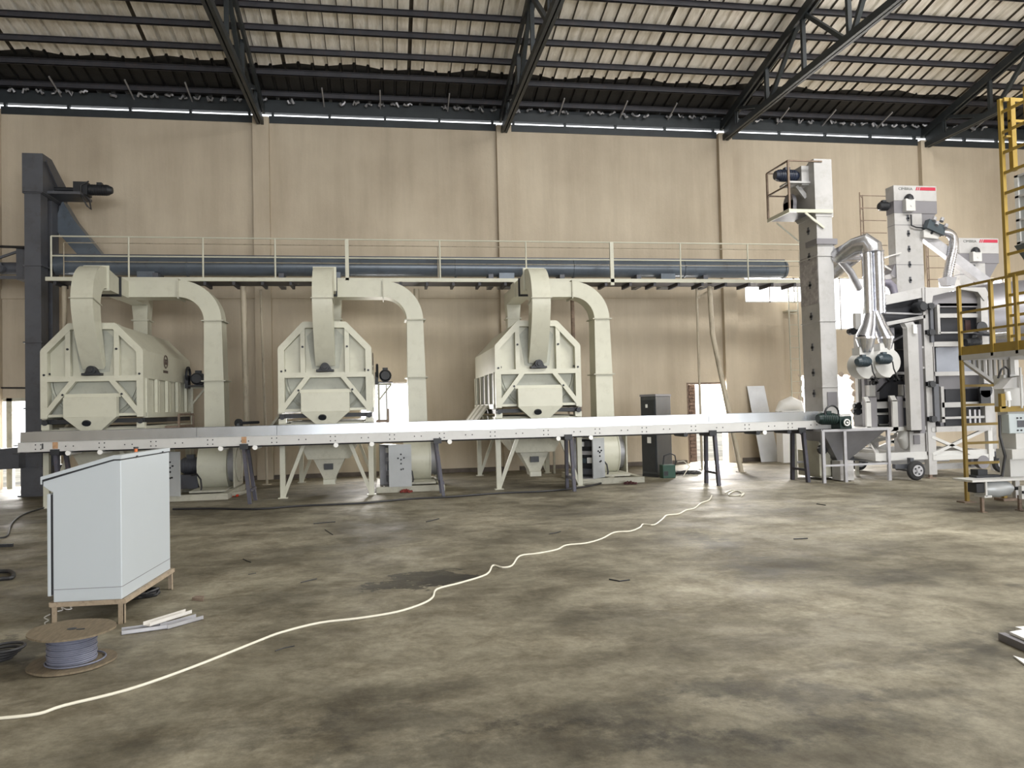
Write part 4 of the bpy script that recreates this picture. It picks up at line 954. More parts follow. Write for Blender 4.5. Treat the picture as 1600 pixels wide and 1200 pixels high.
solo('dry_leaf_scrap', MB().prism([(G(300, 938).x, G(300, 938).y), (G(317, 940).x, G(317, 940).y), (G(319, 935).x, G(319, 935).y), (G(306, 935).x, G(306, 935).y)], 'z', .0, .025), RUST, 'small brown scrap on the floor between desk and puddle', 'scrap')
# trunking offcuts
def strip(p0, p1, w_, m_, lb, z=.004, flip=1):
    a, b = G(*p0), G(*p1); d = (b-a).normalized(); n = Vector((-d.y, d.x, 0))*w_
    mb = MB(); 
    g = lambda q, s_, z_: tuple(q+n*s_+V(0, 0, z_))
    mb.hexa([g(a, 0, z), g(b, 0, z), g(b, 1, z), g(a, 1, z), g(a, 0, z+.004), g(b, 0, z+.004), g(b, 1, z+.004), g(a, 1, z+.004)])
    for s_ in (0, .97): mb.hexa([g(a, s_, z), g(b, s_, z), g(b, s_+.03, z), g(a, s_+.03, z), g(a, s_, z+.03), g(b, s_, z+.03), g(b, s_+.03, z+.03), g(a, s_+.03, z+.03)])
    solo('trunking_offcut', mb, m_, lb, 'metal trunking', group='trunking offcuts beside the desk')
strip((190, 993), (262, 983), .11, GALVM, 'grey metal trunking piece pointing at the cable drum')
strip((234, 986), (300, 965), .075, mat('white_trunking', (.62, .60, .56), .5, 0, .06, 6), 'white trunking piece lying across the grey ones', .035)
strip((262, 984), (318, 968), .10, GALVM, 'grey metal trunking piece under the white one, pointing away from the drum')
for lb, pts, r in (('thin dark twig lying behind the puddle', [(470, 911), (482, 908), (495, 905)], .008), ('bent dark wire scrap right of the desk', [(380, 874), (386, 877), (392, 879)], .008),
               ('thin dark stick left of the middle of the floor', [(388, 898), (400, 896)], .006), ('dark stick on the bare floor before the middle cleaner', [(490, 819), (510, 817), (524, 816)], .012),
               ('slim dark stick between puddle and conveyor', [(666, 816), (675, 814), (686, 811)], .012), ('faint dark stick right of the desk front', [(430, 1018), (444, 1013), (460, 1010)], .006),
               ('dark stick lying before the third cleaner', [(858, 835), (870, 833), (876, 831)], .01), ('dark stick lying alone right of the puddle', [(952, 906), (968, 909), (984, 907)], .010),
               ('dark scrap bar lying in the right half of the floor', [(1240, 843), (1262, 842)], .012), ('small black bar standing near the green motor legs', [(1276, 788), (1290, 790)], .012),
               ('dark stick in line with the ivory cable start', [(508, 828), (520, 836)], .008)):
    solo('stick', MB().tube(floor_line(pts, r*.6), r*.6, 6), BLACK, lb, 'stick', group='sticks and wire scraps on the floor')
# bits beside the fans
for (px_, py_, lb, m_) in ((362, 776, 'small red clamp on the floor under the first fan', REDB), (634, 770, 'small red rag beside the middle fan base', mat('red_rag', (.25, .05, .04), .8)), (984, 757, 'dark red scrap on the floor near the third fan', mat('dark_red_scrap', (.08, .03, .03), .8))):
    q = G(px_, py_); rr = MB()
    for k in range(6): a_ = random.uniform(0, 6.28); rr.cyl((q.x-.1+.04*k, q.y+.05*math.cos(a_), .015), (q.x-.06+.04*k, q.y+.05*math.sin(a_), .05+.02*math.sin(k)), .03, .02, n=8)
    solo('scrap', rr, m_, lb, 'scrap')
for (x0, x1, px_, py_, lb) in ((.0, .5, 925, 757, 'torn white foam strip on the floor by the third control cabinet'), (.0, .5, 345, 778, 'torn white foam strip on the floor by the first fan')):
    q = G(px_, py_); mb = MB().rings([(q.x-.3, q.y, .03), (q.x, q.y+.05, .05), (q.x+.35, q.y+.2, .06), (q.x+.6, q.y+.35, .12)], [.03, .05, .05, .02], 8)
    solo('foam_strip', mb, CREAMD, lb, 'foam strip')
# ------------------------------------------------------------------ channel offcuts at the right picture edge
a, b = G(1560, 1000), G(1604, 1020)
d = (b-a).normalized(); n = Vector((-d.y, d.x, 0))
g = lambda p_, s_, z: tuple(p_+n*s_+V(0, 0, z))
mb = MB().hexa([g(a, 0, .0), g(b+d*.3, 0, 0), g(b+d*.3, .05, 0), g(a, .05, 0), g(a, 0, .05), g(b+d*.3, 0, .05), g(b+d*.3, .05, .05), g(a, .05, .05)])
mb.cyl(tuple(a+d*.1+V(0, 0, .025)-n*.002), tuple(a+d*.1+V(0, 0, .025)-n*.006), .008, n=8)
solo('steel_channel', mb, GREYP, 'grey steel channel piece at the picture edge, lower right', 'steel channel')
p = [G(1578, 1003), G(1605, 998), G(1640, 1010), G(1625, 1025)]
solo('white_board', MB().prism([(q.x, q.y) for q in p], 'z', .055, .07).box(p[1].x, p[1].x+.1, p[1].y, p[1].y+.1, 0, .055), PAPER, 'white panel lying on the grey channel at the picture edge', 'panel')
p = [G(1583, 1027), G(1606, 1034), G(1640, 1050), G(1606, 1044)]
solo('white_board', MB().prism([(q.x, q.y) for q in p], 'z', .002, .012), PAPER, 'white panel corner on the floor below the grey channel', 'panel')
# ------------------------------------------------------------------ twin round ducts and blowers
def slanted(mb, pts, r, n=16): return mb.rings([Vector(p) for p in pts], r if isinstance(r, list) else [r]*len(pts), n)
dY = 14.4
t = thing('round_duct', 'shiny galvanised round duct pair dropping to the two blowers', 'duct', (P(1362, 540, dY).x, dY, 2.8))
dx0, dx1 = P(1356, 430, dY).x, P(1371, 430, dY).x
zt, zb = P(1365, 393, dY).z, P(1365, 490, dY).z
part('smooth_pipe', MB().cyl((dx0, dY, zb), (dx0, dY, zt), .10, n=20), GALVD, t)
sp = MB().cyl((dx1, dY-.02, zb), (dx1, dY-.02, zt), .125, n=24)
for k in range(16): sp.cyl((dx1, dY-.02, zb+.04+k*.083), (dx1, dY-.02, zb+.052+k*.083), .137, n=24)
part('spiral_pipe', sp, GALVD, t)
eb = [(dx0+.1, dY, zt-.05), (dx0+.1, dY+.02, zt+.07), (dx0+.02, dY+.08, zt+.18), (dx0-.12, dY+.22, zt+.14), (dx0-.3, dY+.5, zt+.02), tuple(P(1335, 398, dY+.9))]
part('elbow', slanted(MB(), eb, [.22, .23, .22, .19, .17, .17], 20), GALVD, t)
q_ = P(1303, 424, 15.9)
fc = [tuple(P(1336, 398, dY+.88)), tuple(P(1320, 410, dY+1.2)), tuple(q_), (q_.x-.25, 16.2, q_.z-.15)]
fm = MB().rings(fc, [.17, .17, .17, .17], 18)
for k in range(8): u_ = k/8; a = Vector(fc[0]).lerp(Vector(fc[1]), u_); fm.cyl(a, a+V(-.02, .03, -.012), .178, n=18)
part('flexible_hose', fm, GALVD, t)
B1, B2 = P(1352, 528, dY), P(1384, 528, dY)
top = V(dx0+.06, dY, zb)
part('branch', MB().rings([top+V(-.03, 0, .05), top.lerp(B1, .5), B1], [.10, .14, .19], 18), GALVD, t)
part('branch', MB().rings([top+V(.06, 0, .05), top.lerp(B2, .5)+V(.03, 0, 0), B2], [.12, .13, .165], 18), GALVD, t)
for b, r in ((B1, .19), (B2, .165)):
    part('reducer', MB().cyl(b+V(0, 0, .02), b-V(0, 0, .02), r*1.06).cyl(b-V(0, 0, .02), b-V(0, 0, .3), r, r*.55), GALVD, t)
def blower(px_, py_, Y, lb, r=.24):
    c = P(px_, py_, Y)
    t = thing('blower', lb, 'blower fan', (c.x, c.y+.15, c.z-r), 'blowers under the round ducts')
    sc_ = [(c.x+(r+.04*k/24)*math.cos(-PI*.4+2*PI*k/28), c.z+(r+.04*k/24)*math.sin(-PI*.4+2*PI*k/28)) for k in range(28)]
    part('scroll_casing', MB().prism(sc_, 'y', Y, Y+.3).box(c.x-.16, c.x+.16, Y+.02, Y+.28, c.z+.1, c.z+r+.12), WHITE, t)
    m_ = MB(); motor(m_, (c.x-.20, Y-.14, c.z+.06), (-.96, -.28, .0), .36, .10); 
    part('drive_motor', m_, CYAN, t)
    part('motor_cable', MB().tube([(c.x-.12, Y-.3, c.z), (c.x-.12, Y-.33, c.z-.15), (c.x-.02, Y-.28, c.z-.3), (c.x+.08, Y-.2, c.z-.36)], .014), CABLEB, t)
    return t
blower(1356, 570, 14.35, 'white blower with teal motor, nearer the platform elevator')
blower(1388, 566, 14.3, 'white blower with teal motor, nearer the machine posts', .27)
# ------------------------------------------------------------------ mobile seed cleaner
t = thing('mobile_seed_cleaner', 'large white wheeled seed cleaner with dark screen boxes behind the yellow platform', 'grain cleaner', (11.9, 15.2, 0))
def pb(name, x0, y0, x1, y1, Y, d, m_=WHITED, bev=0):
    return part(name, bp(x0, y0, x1, y1, Y, d), m_, t, bev)
FY = 14.4
pA = P(1453, 600, FY).x; pR = P(1543, 600, FY).x; pM = P(1428, 600, 14.25).x
part('corner_post', MB().box(pA-.09, pA+.09, FY, FY+.14, .08, 3.98), WHITED, t)
part('corner_post', MB().box(pR-.08, pR+.08, FY, FY+.14, .95, 3.9), WHITED, t)
part('corner_post', MB().box(pA-.09, pA+.09, 16.3, 16.44, .5, 3.9), WHITED, t)
part('corner_post', MB().box(pR-.08, pR+.08, 16.3, 16.44, .5, 3.9), WHITED, t)
pl_ = P(1345, 600, 15.6).x
part('corner_post', MB().box(pl_-.07, pl_+.07, 15.6, 15.7, .9, 3.6), WHITE, t)
mp_ = MB().box(pM-.14, pM+.10, 14.2, 14.34, 1.0, 3.12); mp_.loft([[(pM-.14, 14.2, 3.12), (pM+.10, 14.2, 3.12), (pM+.10, 14.34, 3.12), (pM-.14, 14.34, 3.12)], [(pM-.20, 14.2, 3.22), (pM+.0, 14.2, 3.25), (pM+.0, 14.34, 3.25), (pM-.20, 14.34, 3.22)]])
mp_.hexa([(pM-.14, 14.2, 1.0), (pM+.10, 14.2, 1.0), (pM+.10, 14.34, 1.0), (pM-.14, 14.34, 1.0), (pM-.14, 14.2, 1.02), (pM+.10, 14.2, 1.02), (pM+.10, 14.34, 1.02), (pM-.14, 14.34, 1.02)])
part('delivery_channel', mp_, WHITED, t)
part('channel_side', MB().box(pM+.10, pM+.22, 14.25, 14.5, .95, 3.2), GREYP, t)
def jchan(px0, px1, pxs, ytop, ybot, Y):
    a, b = P(px0, ytop, Y), P(px1, ybot, Y); s_ = P(pxs, ytop, Y)
    mb = MB().box(a.x, b.x, Y, Y+.05, b.z, a.z-.1)
    w2 = b.x-a.x
    mb.hexa([(a.x-.06, Y, a.z), (b.x-.06, Y, a.z), (b.x-.06, Y+.05, a.z), (a.x-.06, Y+.05, a.z), (a.x, Y, a.z-.12), (b.x, Y, a.z-.12), (b.x, Y+.05, a.z-.12), (a.x, Y+.05, a.z-.12)])
    mb.hexa([(a.x, Y, b.z+.02), (b.x, Y, b.z+.02), (b.x, Y+.05, b.z+.02), (a.x, Y+.05, b.z+.02), (a.x-.13, Y, b.z-.06), (b.x-.08, Y, b.z-.06), (b.x-.08, Y+.05, b.z-.06), (a.x-.13, Y+.05, b.z-.06)])
    part('delivery_channel', mb, WHITE, t)
    part('channel_side', MB().box(b.x, s_.x, Y+.01, Y+.3, b.z, a.z-.02), GREYP, t)
jchan(1353, 1362, 1370, 620, 668, 14.6)
jchan(1394, 1404, 1411, 618, 672, 14.45)
# upper inclined screen box and its white covers
def ppoly(name, pts, Y, d, m_, par=None, bev=0):
    q = [P(a, b, Y) for a, b in pts]
    return part(name, MB().prism([(v_.x, v_.z) for v_ in q], 'y', Y, Y+d), m_, par or t, bev)
ppoly('top_cover', [(1376, 466), (1385, 461), (1446, 448), (1446, 464), (1380, 477)], 14.42, .5, WHITED)
ppoly('screen_box', [(1378, 477), (1446, 463), (1446, 493), (1385, 505)], 14.55, .45, MESHD)
ppoly('screen_rail', [(1386, 503), (1446, 492), (1446, 497), (1386, 509)], 14.4, .1, WHITED)
ppoly('lower_screen_box', [(1390, 510), (1446, 500), (1446, 545), (1400, 545)], 14.65, .4, MESHD)
part('shaft', MB().cyl(P(1380, 489, 14.45), P(1440, 491, 14.45), .022, n=10).cyl(P(1440, 490, 14.45), P(1452, 481, 14.4), .02, n=10), GALVM, t)
part('vibrator_motor', motor(MB(), P(1436, 480, 14.35), (0, 1, 0), .3, .11), BLACK, t)
part('diagonal_brace', MB().beam(P(1397, 532, 14.6), P(1416, 522, 14.6), .03, .05, (0, 1, 0)).beam(P(1433, 528, 14.5), P(1447, 533, 14.5), .03, .05, (0, 1, 0)), GREYP, t)
part('hanger_plate', bp(1392, 512, 1398, 532, 14.5, .03), GREYP, t)
part('sight_box', bp(1427, 507, 1433, 521, 14.15, .05), PAPER, t)
# right-hand body
ppoly('hood_arch', [(1446, 449), (1540, 449), (1545, 460), (1538, 470), (1528, 456), (1500, 452), (1458, 462), (1456, 476), (1446, 476)], 14.38, .12, WHITED)
ppoly('hood_skin', [(1457, 463), (1470, 458), (1505, 453), (1528, 456), (1535, 468), (1535, 480), (1457, 480)], 14.5, 1.6, GREYP)
pb('body_panel', 1462, 476, 1540, 670, 14.62, 1.5, GREYP)
pb('air_slot', 1469, 479, 1527, 489, 14.6, .03, MESHD)
pb('air_slot', 1470, 497, 1531, 519, 14.6, .03, MESHD)
pb('air_slot', 1460, 521, 1520, 533, 14.6, .03, MESHD)
pb('side_window', 1508, 500, 1517, 519, 14.58, .03, mat('dark_red_brown_panel', (.05, .022, .02), .6))
pb('cross_rail', 1466, 490, 1531, 496, 14.5, .1); pb('cross_rail', 1466, 474, 1531, 478, 14.5, .1)
pb('pivot_arm', 1464, 476, 1470, 522, 14.46, .08)
pb('pivot_rod', 1468, 518.5, 1535, 520.5, 14.46, .02, WHITED)
pb('linkage_bar', 1453, 476, 1460, 535, 14.34, .06, STEELD)
for px_, py_ in ((1456, 478), (1457, 519), (1458, 600), (1460, 655)):
    c = P(px_, py_, 14.3); part('linkage_joint', MB().cyl(c, c+V(0, .1, 0), .07, n=10).box(c.x-.1, c.x+.08, c.y+.02, c.y+.1, c.z-.04, c.z+.05), BLACK, t)
pb('linkage_bar', 1459, 600, 1469, 658, 14.34, .08, STEELD)
pb('frame_bar', 1455, 534, 1499, 541, 14.42, .12); pb('frame_bar', 1458, 534, 1462, 605, 14.42, .12)
pb('frame_bar', 1460, 581, 1536, 586, 14.42, .12); pb('blue_panel', 1462, 543, 1532, 580, 14.58, .05, mat('bluish_panel_sheet', (.22, .235, .27), .4, .2, .15, 1.5))
pb('frame_bar', 1470, 604, 1477, 660, 14.42, .12)
for y0, y1 in ((608, 628), (637, 651), (654, 666)): pb('sieve_slot', 1477, y0, 1540, y1, 14.58, .05, MESHD)
pb('frame_bar', 1472, 629, 1545, 635, 14.42, .12); pb('frame_bar', 1472, 651.5, 1545, 653, 14.42, .03); pb('frame_bar', 1463, 667, 1549, 672.5, 14.36, .4)
c = P(1535, 512, 14.3); part('flywheel', MB().cyl(c, c+V(0, .06, 0), .13, n=24), BLACK, t)
c = P(1520, 535, 14.3); part('vibrator_motor', motor(MB(), c, (1, 0, 0), .36, .1), BLACK, t)
c = P(1541, 610, 14.3); part('belt_cover', MB().cyl(c, c+V(0, .06, 0), .15, n=20).box(c.x-.13, c.x+.1, c.y, c.y+.06, c.z-.3, c.z), BLACK, t)
for x in (1516, 1524, 1531): pb('cylinder_stub', x-2, 640, x+2, 668, 14.45, .1, GALVM)
# middle clutter between posts
pb('inner_panel', 1436, 505, 1446, 700, 14.9, .8, mat('charcoal_sheet', (.07, .068, .07), .6, 0, .3, 4))
pb('frame_bar', 1433, 541, 1446, 544, 14.42, .05); pb('frame_bar', 1430, 573, 1446, 576, 14.42, .05); pb('inner_screen', 1434, 580, 1448, 665, 14.7, .2, MESHD)
pb('frame_bar', 1436, 631, 1446, 636, 14.5, .05)
# left lower section
pb('inner_screen', 1358, 585, 1440, 668, 15.25, .3, MESHD); pb('inner_screen', 1396, 505, 1446, 585, 15.15, .3, MESHD)  # dark backing added so the shaded interior comes from colour
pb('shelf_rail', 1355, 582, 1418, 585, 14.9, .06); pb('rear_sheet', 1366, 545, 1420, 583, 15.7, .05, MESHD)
pb('slot_sheet', 1350, 586, 1356, 620, 15.0, .1, GREYP)
ppoly('grey_chute', [(1370, 586), (1389, 586), (1385, 600), (1373, 614), (1369, 612)], 14.9, .2, GREYP)
ppoly('dark_chute', [(1374, 612), (1388, 597), (1403, 597), (1403, 618), (1374, 624)], 14.8, .5, MESHD)
pb('sample_box', 1358, 602, 1368, 619, 14.85, .2, WHITE); pb('sample_box', 1403, 601, 1412, 618, 14.85, .2, WHITE); pb('sample_box', 1413, 601, 1418, 622, 14.95, .2, WHITED)
random.seed(3)
for px_, py_ in ((1363, 593), (1368, 598), (1372, 590), (1390, 591), (1398, 588), (1402, 594), (1408, 590), (1414, 592)):
    c = P(px_, py_, 14.75); part('hand_knob', MB().cyl(c, c+V(0, .08, 0), random.uniform(.035, .06), n=10).box(c.x-.015, c.x+.07, c.y, c.y+.1, c.z-.02, c.z+.02), BLACK, t)
pb('tray', 1368, 628, 1420, 631, 14.8, .5, WHITED); pb('tray', 1370, 632, 1420, 637, 14.8, .5, WHITED)
pb('under_screen', 1368, 636, 1420, 668, 15.0, .8, MESHD); pb('slide_strip', 1369, 645, 1388, 648, 14.9, .06, WHITE)
pb('slide_strip', 1376, 660, 1398, 664, 14.9, .06, WHITE); pb('small_gearbox', 1372, 650, 1388, 662, 14.85, .1, BLACK)
for px_, py_ in ((1331, 518), (1340, 634), (1339, 643)):
    c = P(px_, py_, 15.5); part('valve_knob', MB().cyl(c-V(.1, 0, 0), c+V(.14, 0, 0), .05, n=10).cyl(c+V(0, -.06, 0), c+V(0, .06, 0), .08, n=10), BLACK, t)
pb('deck_plate', 1340, 669, 1450, 672, 14.45, 1.3, WHITE)
# curved chute, base sections
cc = [P(1396, 690, 14.6), P(1402, 696, 14.6), P(1410, 700, 14.6), P(1420, 703, 14.6)]
part('curved_chute', MB().rings([P(1412, 672, 14.6), P(1410, 684, 14.6), P(1414, 694, 14.62), P(1424, 702, 14.65)], [.10, .12, .12, .1], 14), WHITE, t)
pb('drive_housing', 1421, 674, 1446, 706, 14.45, .5, WHITED); pb('drive_housing', 1447, 675, 1461, 711, 14.43, .5, WHITED)
pb('housing_slot', 1428, 680, 1438, 694, 14.43, .03, GREYP)
zc0, zc1 = .40, .56
for y in (FY+.03, 16.33): part('chassis_beam', MB().box(9.9, pR+.12, y, y+.09, zc0, zc1), WHITE, t)
for x in (9.91, pM, pR-.01): part('chassis_cross', MB().box(x, x+.1, FY+.12, 16.33, zc0+.01, zc1-.01), WHITE, t)
zt_ = P(1500, 670, FY).z
for Yb in (FY-.02, 16.27):
    part('base_truss', MB().beam((pA, Yb+.05, zt_), (pR, Yb+.05, zt_), .08, .09).beam((pA, Yb+.05, .42), (pR, Yb+.05, .42), .08, .09)
         .beam((pR, Yb+.05, zt_), (pA, Yb+.05, .5), .06, .07, (0, 1, 0)).beam((pA, Yb+.05, zt_-.15), (pR, Yb+.05, .3), .06, .07, (0, 1, 0)).box(pR-.05, pR+.05, Yb, Yb+.1, .3, zt_), WHITE, t)
part('side_brace', MB().beam((10.0, 14.5, .55), (pM+.1, 16.2, 1.0), .05, .07).beam((10.0, 16.2, .5), (10.7, 14.5, .95), .05, .07), WHITE, t)
part('draw_bar', MB().beam((9.6, 15.3, .42), (10.7, 15.0, .40), .08, .08).box(10.25, 10.6, 14.3, 14.4, .24, .33), STEELD, t)
part('walking_beam', MB().box(pA, pR, 14.7, 14.8, .15, .27).box(pA, pR, 16.0, 16.1, .18, .3), WHITED, t)
part('track_rail', MB().cyl((10.0, 16.45, .18), (13.2, 16.45, .18), .03, n=8), GALVM, t)
for px_, py_, Y in ((1431, 735, 14.2), (1342, 722, 16.6), (1563, 722, 15.0)):
    c = P(px_, py_, Y); r = .20 if Y < 15.5 else .22; c.z = r
    wl = part('wheel', MB().ring((c.x, Y, r), 'y', r-.055, .055, 28, 10).cyl((c.x, Y-.05, r), (c.x, Y+.05, r), r-.06), RUBBER, t)
    part('rim', MB().cyl((c.x, Y-.07, r), (c.x, Y+.07, r), r-.085, n=20).cyl((c.x, Y-.09, r), (c.x, Y-.05, r), .035, n=10), GALVM, wl)
    for k in range(5): a_ = 2*PI*k/5; part('rim_slot', MB().cyl((c.x+.07*math.cos(a_), Y-.078, r+.07*math.sin(a_)), (c.x+.07*math.cos(a_), Y-.068, r+.07*math.sin(a_)), .018, n=8), BLACK, wl)
    part('axle', MB().cyl((c.x, Y, r), (c.x, Y+(.6 if Y < 15.5 else -.3), r), .04, n=10).box(c.x-.04, c.x+.04, Y+.1, Y+.2, r, .45), STEELD, t)
jx = P(1456, 735, FY).x
part('jack_stand', MB().box(jx-.03, jx+.03, FY+.02, FY+.08, 0, .42).box(jx-.08, jx+.08, FY-.03, FY+.13, 0, .02), RUST, t)
jx = P(1536, 722, FY).x
part('drive_gear', MB().cyl((jx, FY-.02, .3), (jx, FY+.1, .3), .14, n=16).box(jx-.2, jx+.15, FY+.1, FY+.2, .2, .38), GREYP, t)
# large round tank behind the yellow platform
t = thing('round_tank', 'big grey metal drum lying behind the yellow platform railing', 'tank', (14.2, 15.3, 0))
tc0, tc1 = V(12.95, 15.4, 3.35), V(15.4, 14.3, 3.55)
part('shell', MB().cyl(tc0, tc1, .80, n=36), mat('dull_steel_sheet', (.24, .235, .255), .42, .5, .1, 2), t)
part('end_ring', MB().cyl(tc0-(tc1-tc0)*.01, tc0+(tc1-tc0)*.02, .82, n=36), GREYP, t)
lg = MB()
for k in (.25, .8):
    c = tc0.lerp(tc1, k); lg.box(c.x-.05, c.x+.05, c.y-.4, c.y-.3, 0, 2.8).box(c.x-.05, c.x+.05, c.y+.3, c.y+.4, 0, 2.8)
    lg.box(c.x-.06, c.x+.06, c.y-.5, c.y+.5, 2.55, 2.8)
part('support_frame', lg, WHITED, t)
a = P(1552, 524, 13.9); b = P(1580, 522, 13.7)
part('inspection_pipe', MB().cyl(a, b, .09, n=18).cyl(a-(b-a)*.02, a+(b-a)*.03, .11).cyl(a.lerp(b, .3), a.lerp(b, .3)+V(0, .9, .15), .05), GALVD, t)
# ------------------------------------------------------------------ two branded elevators
def logo(par, x0, x1, y, z, h):
    """grey lettering followed by a red bar, on a face looking at -Y"""
    vs, fs = text_mesh('CIMBRIA', 1.0)
    xm = max(v.x for v in vs); zm = max(v.y for v in vs)
    w_ = (x1-x0)*.38
    mb = MB(); mb._add([(x0+v.x/xm*w_, y-.004-v.z, z+v.y/zm*h*.8) for v in vs], fs); part('lettering', mb, INKG, par)
    r0 = x0+(x1-x0)*.46
    mb = MB()
    for k in range(2): xx = r0+k*.05; mb.prism([(xx, z), (xx+.03, z), (xx+.06, z+h), (xx+.03, z+h)], 'y', y-.006, y)
    mb.prism([(r0+.10, z), (x1, z), (x1, z+h), (r0+.13, z+h)], 'y', y-.006, y); part('red_bar', mb, RED, par)
def branded(name, Y, px, lb, dp_=.3):
    """px: (x of column left, x of column right, x of head right, head top y, white/grey border y, grey bottom y, head bottom y, column bottom z)"""
    xl, xr, xh, yt, y1, y2, zbot = px
    a = P(xl, yt, Y); b = P(xh, yt, Y); cr = P(xr, y2, Y).x; zt = (a.z+b.z)/2; z1 = P((xl+xh)/2, y1, Y).z; z2 = P((xl+xh)/2, y2, Y).z
    t = thing('bucket_elevator', lb, 'bucket elevator', ((a.x+cr)/2, Y+.4, zbot))
    part('head_cover', MB().box(a.x, b.x, Y, Y+dp_, z1, zt), WHITED, t, bevel=.01)
    part('grey_band', MB().box(a.x+.0, b.x, Y+.01, Y+dp_-.01, z2, z1), GREYP, t)
    xp = P((xl+xr)/2-1, 300, Y).x
    part('bearing_pod', MB().box(xp-.13, xp+.11, Y-.12, Y+.02, z2+.02, z1+.02).cyl((xp, Y-.12, (z1+z2)/2), (xp, Y-.13, (z1+z2)/2), .025, n=10), WHITE, t, bevel=.01)
    part('pod_cap', MB().rings([(xp, Y-.05, z1+.01), (xp, Y-.05, z1+.09), (xp, Y-.05, z1+.14)], [.11, .09, .04], 12), BLACK, t)
    part('trunk', MB().box(a.x+.01, cr, Y+.02, Y+dp_-.02, zbot, z2), WHITED, t)
    part('outlet_cone', MB().loft([[(cr, Y+.03, z2), (b.x-.02, Y+.03, z2), (b.x-.02, Y+dp_-.02, z2), (cr, Y+dp_-.02, z2)], [(cr, Y+.1, z2-.42), (cr+.18, Y+.1, z2-.36), (cr+.18, Y+dp_-.03, z2-.36), (cr, Y+dp_-.03, z2-.42)]]), GREYP, t)
    for k in range(5):
        z = z2-.18-.36*k
        if z < zbot+.1: break
        part('latch', MB().box(xp-.02, xp+.02, Y+.0, Y+.02, z, z+.14).box(xp-.035, xp+.035, Y+.0, Y+.02, z+.04, z+.08), STEELD, t)
    sm = MB(); sm.box(a.x+.005, cr+.003, Y+.015, Y+dp_-.015, z2-.28, z2-.27).box(a.x+.005, cr+.003, Y+.015, Y+dp_-.015, zbot+.75, zbot+.76); part('seam', sm, GREYP, t)
    logo(t, a.x+.12, b.x-.03, Y, zt-.11, .075)
    # ladder cage on its left side
    x0 = a.x-.66
    lc = MB()
    for dx in (0, .22): lc.cyl((x0+dx, Y+.3+dx, zbot), (x0+dx, Y+.3+dx, zt-.1), .014, n=6)
    z = zbot+.1
    lc2 = MB()
    while z < zt-.05:
        lc.cyl((x0, Y+.3, z), (x0+.22, Y+.52, z), .01, n=6)
        lc.cyl((x0, Y+.3, z), (a.x, Y+.3, z), .01, n=6); z += .29
    part('ladder', lc, RUST, t)
    return t, a, b, cr, z1, z2
T1, a1, b1, c1, z11, z21 = branded('e', 15.9, (1396, 1441, 1463, 290, 314, 333, 4.0), 'taller branded white elevator with red stripe, nearer the round duct')
m_ = MB(); motor(m_, (a1.x-.14, 16.08, (z11+z21)/2+.05), (1, 0, 0), .25, .10); part('drive_motor', m_, BLACK, T1)
part('cable_conduit', MB().tube([(c1-.32, 15.86, z21-.05), (c1-.32, 15.86, z21-.3), (c1-.2, 15.86, z21-.34), (c1+.1, 15.86, z21-.36)], .018), BLACK, T1)
part('platform_bracket', MB().hexa([(a1.x-.5, 15.9, 4.85), (a1.x+.1, 15.85, 5.0), (a1.x+.1, 16.3, 5.0), (a1.x-.5, 16.4, 4.85), (a1.x-.5, 15.9, 4.88), (a1.x+.1, 15.85, 5.03), (a1.x+.1, 16.3, 5.03), (a1.x-.5, 16.4, 4.88)]).beam((a1.x-.4, 16.0, 4.85), (a1.x, 16.0, 4.6), .03), WHITE, T1)
part('side_inlet', MB().prism([(a1.x-.12, 4.55), (a1.x+.02, 4.8), (a1.x+.02, 4.45)], 'y', 15.95, 16.3), GREYP, T1)
T2, a2, b2, c2, z12, z22 = branded('e', 16.6, (1498, 1540, 1560, 372, 396, 411, 3.9), 'shorter branded white elevator with red stripe, nearer the yellow ladder', .25)
# valve, sloping pipes
a = P(1452, 352, 15.9); b = P(1478, 366, 15.7)
t = thing('discharge_valve', 'grey-green valve block below the taller elevator head', 'valve', (b.x, 15.7, b.z))
part('valve_body', MB().beam(P(1447, 350, 15.8), P(1474, 362, 15.8), .22, .16, (0, 1, 0)), CYAN, t)
for px_, py_ in ((1459, 345), (1471, 346), (1463, 352), (1477, 356)):
    c = P(px_, py_, 15.7); part('actuator', MB().cyl(c, c+V(.05, .02, .08), .045, n=10), GALVM, t)
q = [P(x, y, 15.85) for x, y in ((1441, 361), (1452, 353), (1469, 364), (1463, 374), (1441, 371))]
part('guard_plate', MB().prism([(v.x, v.z) for v in q], 'y', 15.8, 16.05), WHITE, t)
part('bolt', MB().cyl(P(1456, 364, 15.78), P(1456, 364, 15.84), .03, n=8), BLACK, t)
pts = [P(1472, 362, 15.8), P(1482, 364, 15.8), P(1489, 372, 15.8), P(1489, 390, 15.8), P(1484, 412, 15.8), P(1480, 434, 15.8)]
mb = MB().rings(smooth_line(pts, 3), [.10]*(len(pts)*3-2), 16)
for k in range(12): 
    c = pts[3].lerp(pts[5], k/12); mb.cyl(c, c+V(-.004, 0, -.015), .108, n=16)
solo('flexible_pipe', mb, GALVD, 'shiny ribbed flexible pipe bending down from the valve block', 'pipe')
solo('pipe_funnel', MB().loft([MB().rect((P(1480, 432, 15.8).x, 15.8), P(1480, 434, 15.8).z, .14, .14), MB().rect((P(1480, 432, 15.8).x, 15.8), P(1480, 447, 15.8).z, .1, .1)]), GALVM, 'small square funnel under the ribbed flexible pipe', 'funnel')
a, b = P(1444, 369, 16.0), P(1546, 446, 15.8)
solo('sloping_chute', MB().beam(a, b, .22, .16, (0, 1, 0)), GALVM, 'long square grey chute sloping down right between the branded elevators', 'chute')
a, b = P(1382, 440, 15.0), P(1398, 462, 14.9)
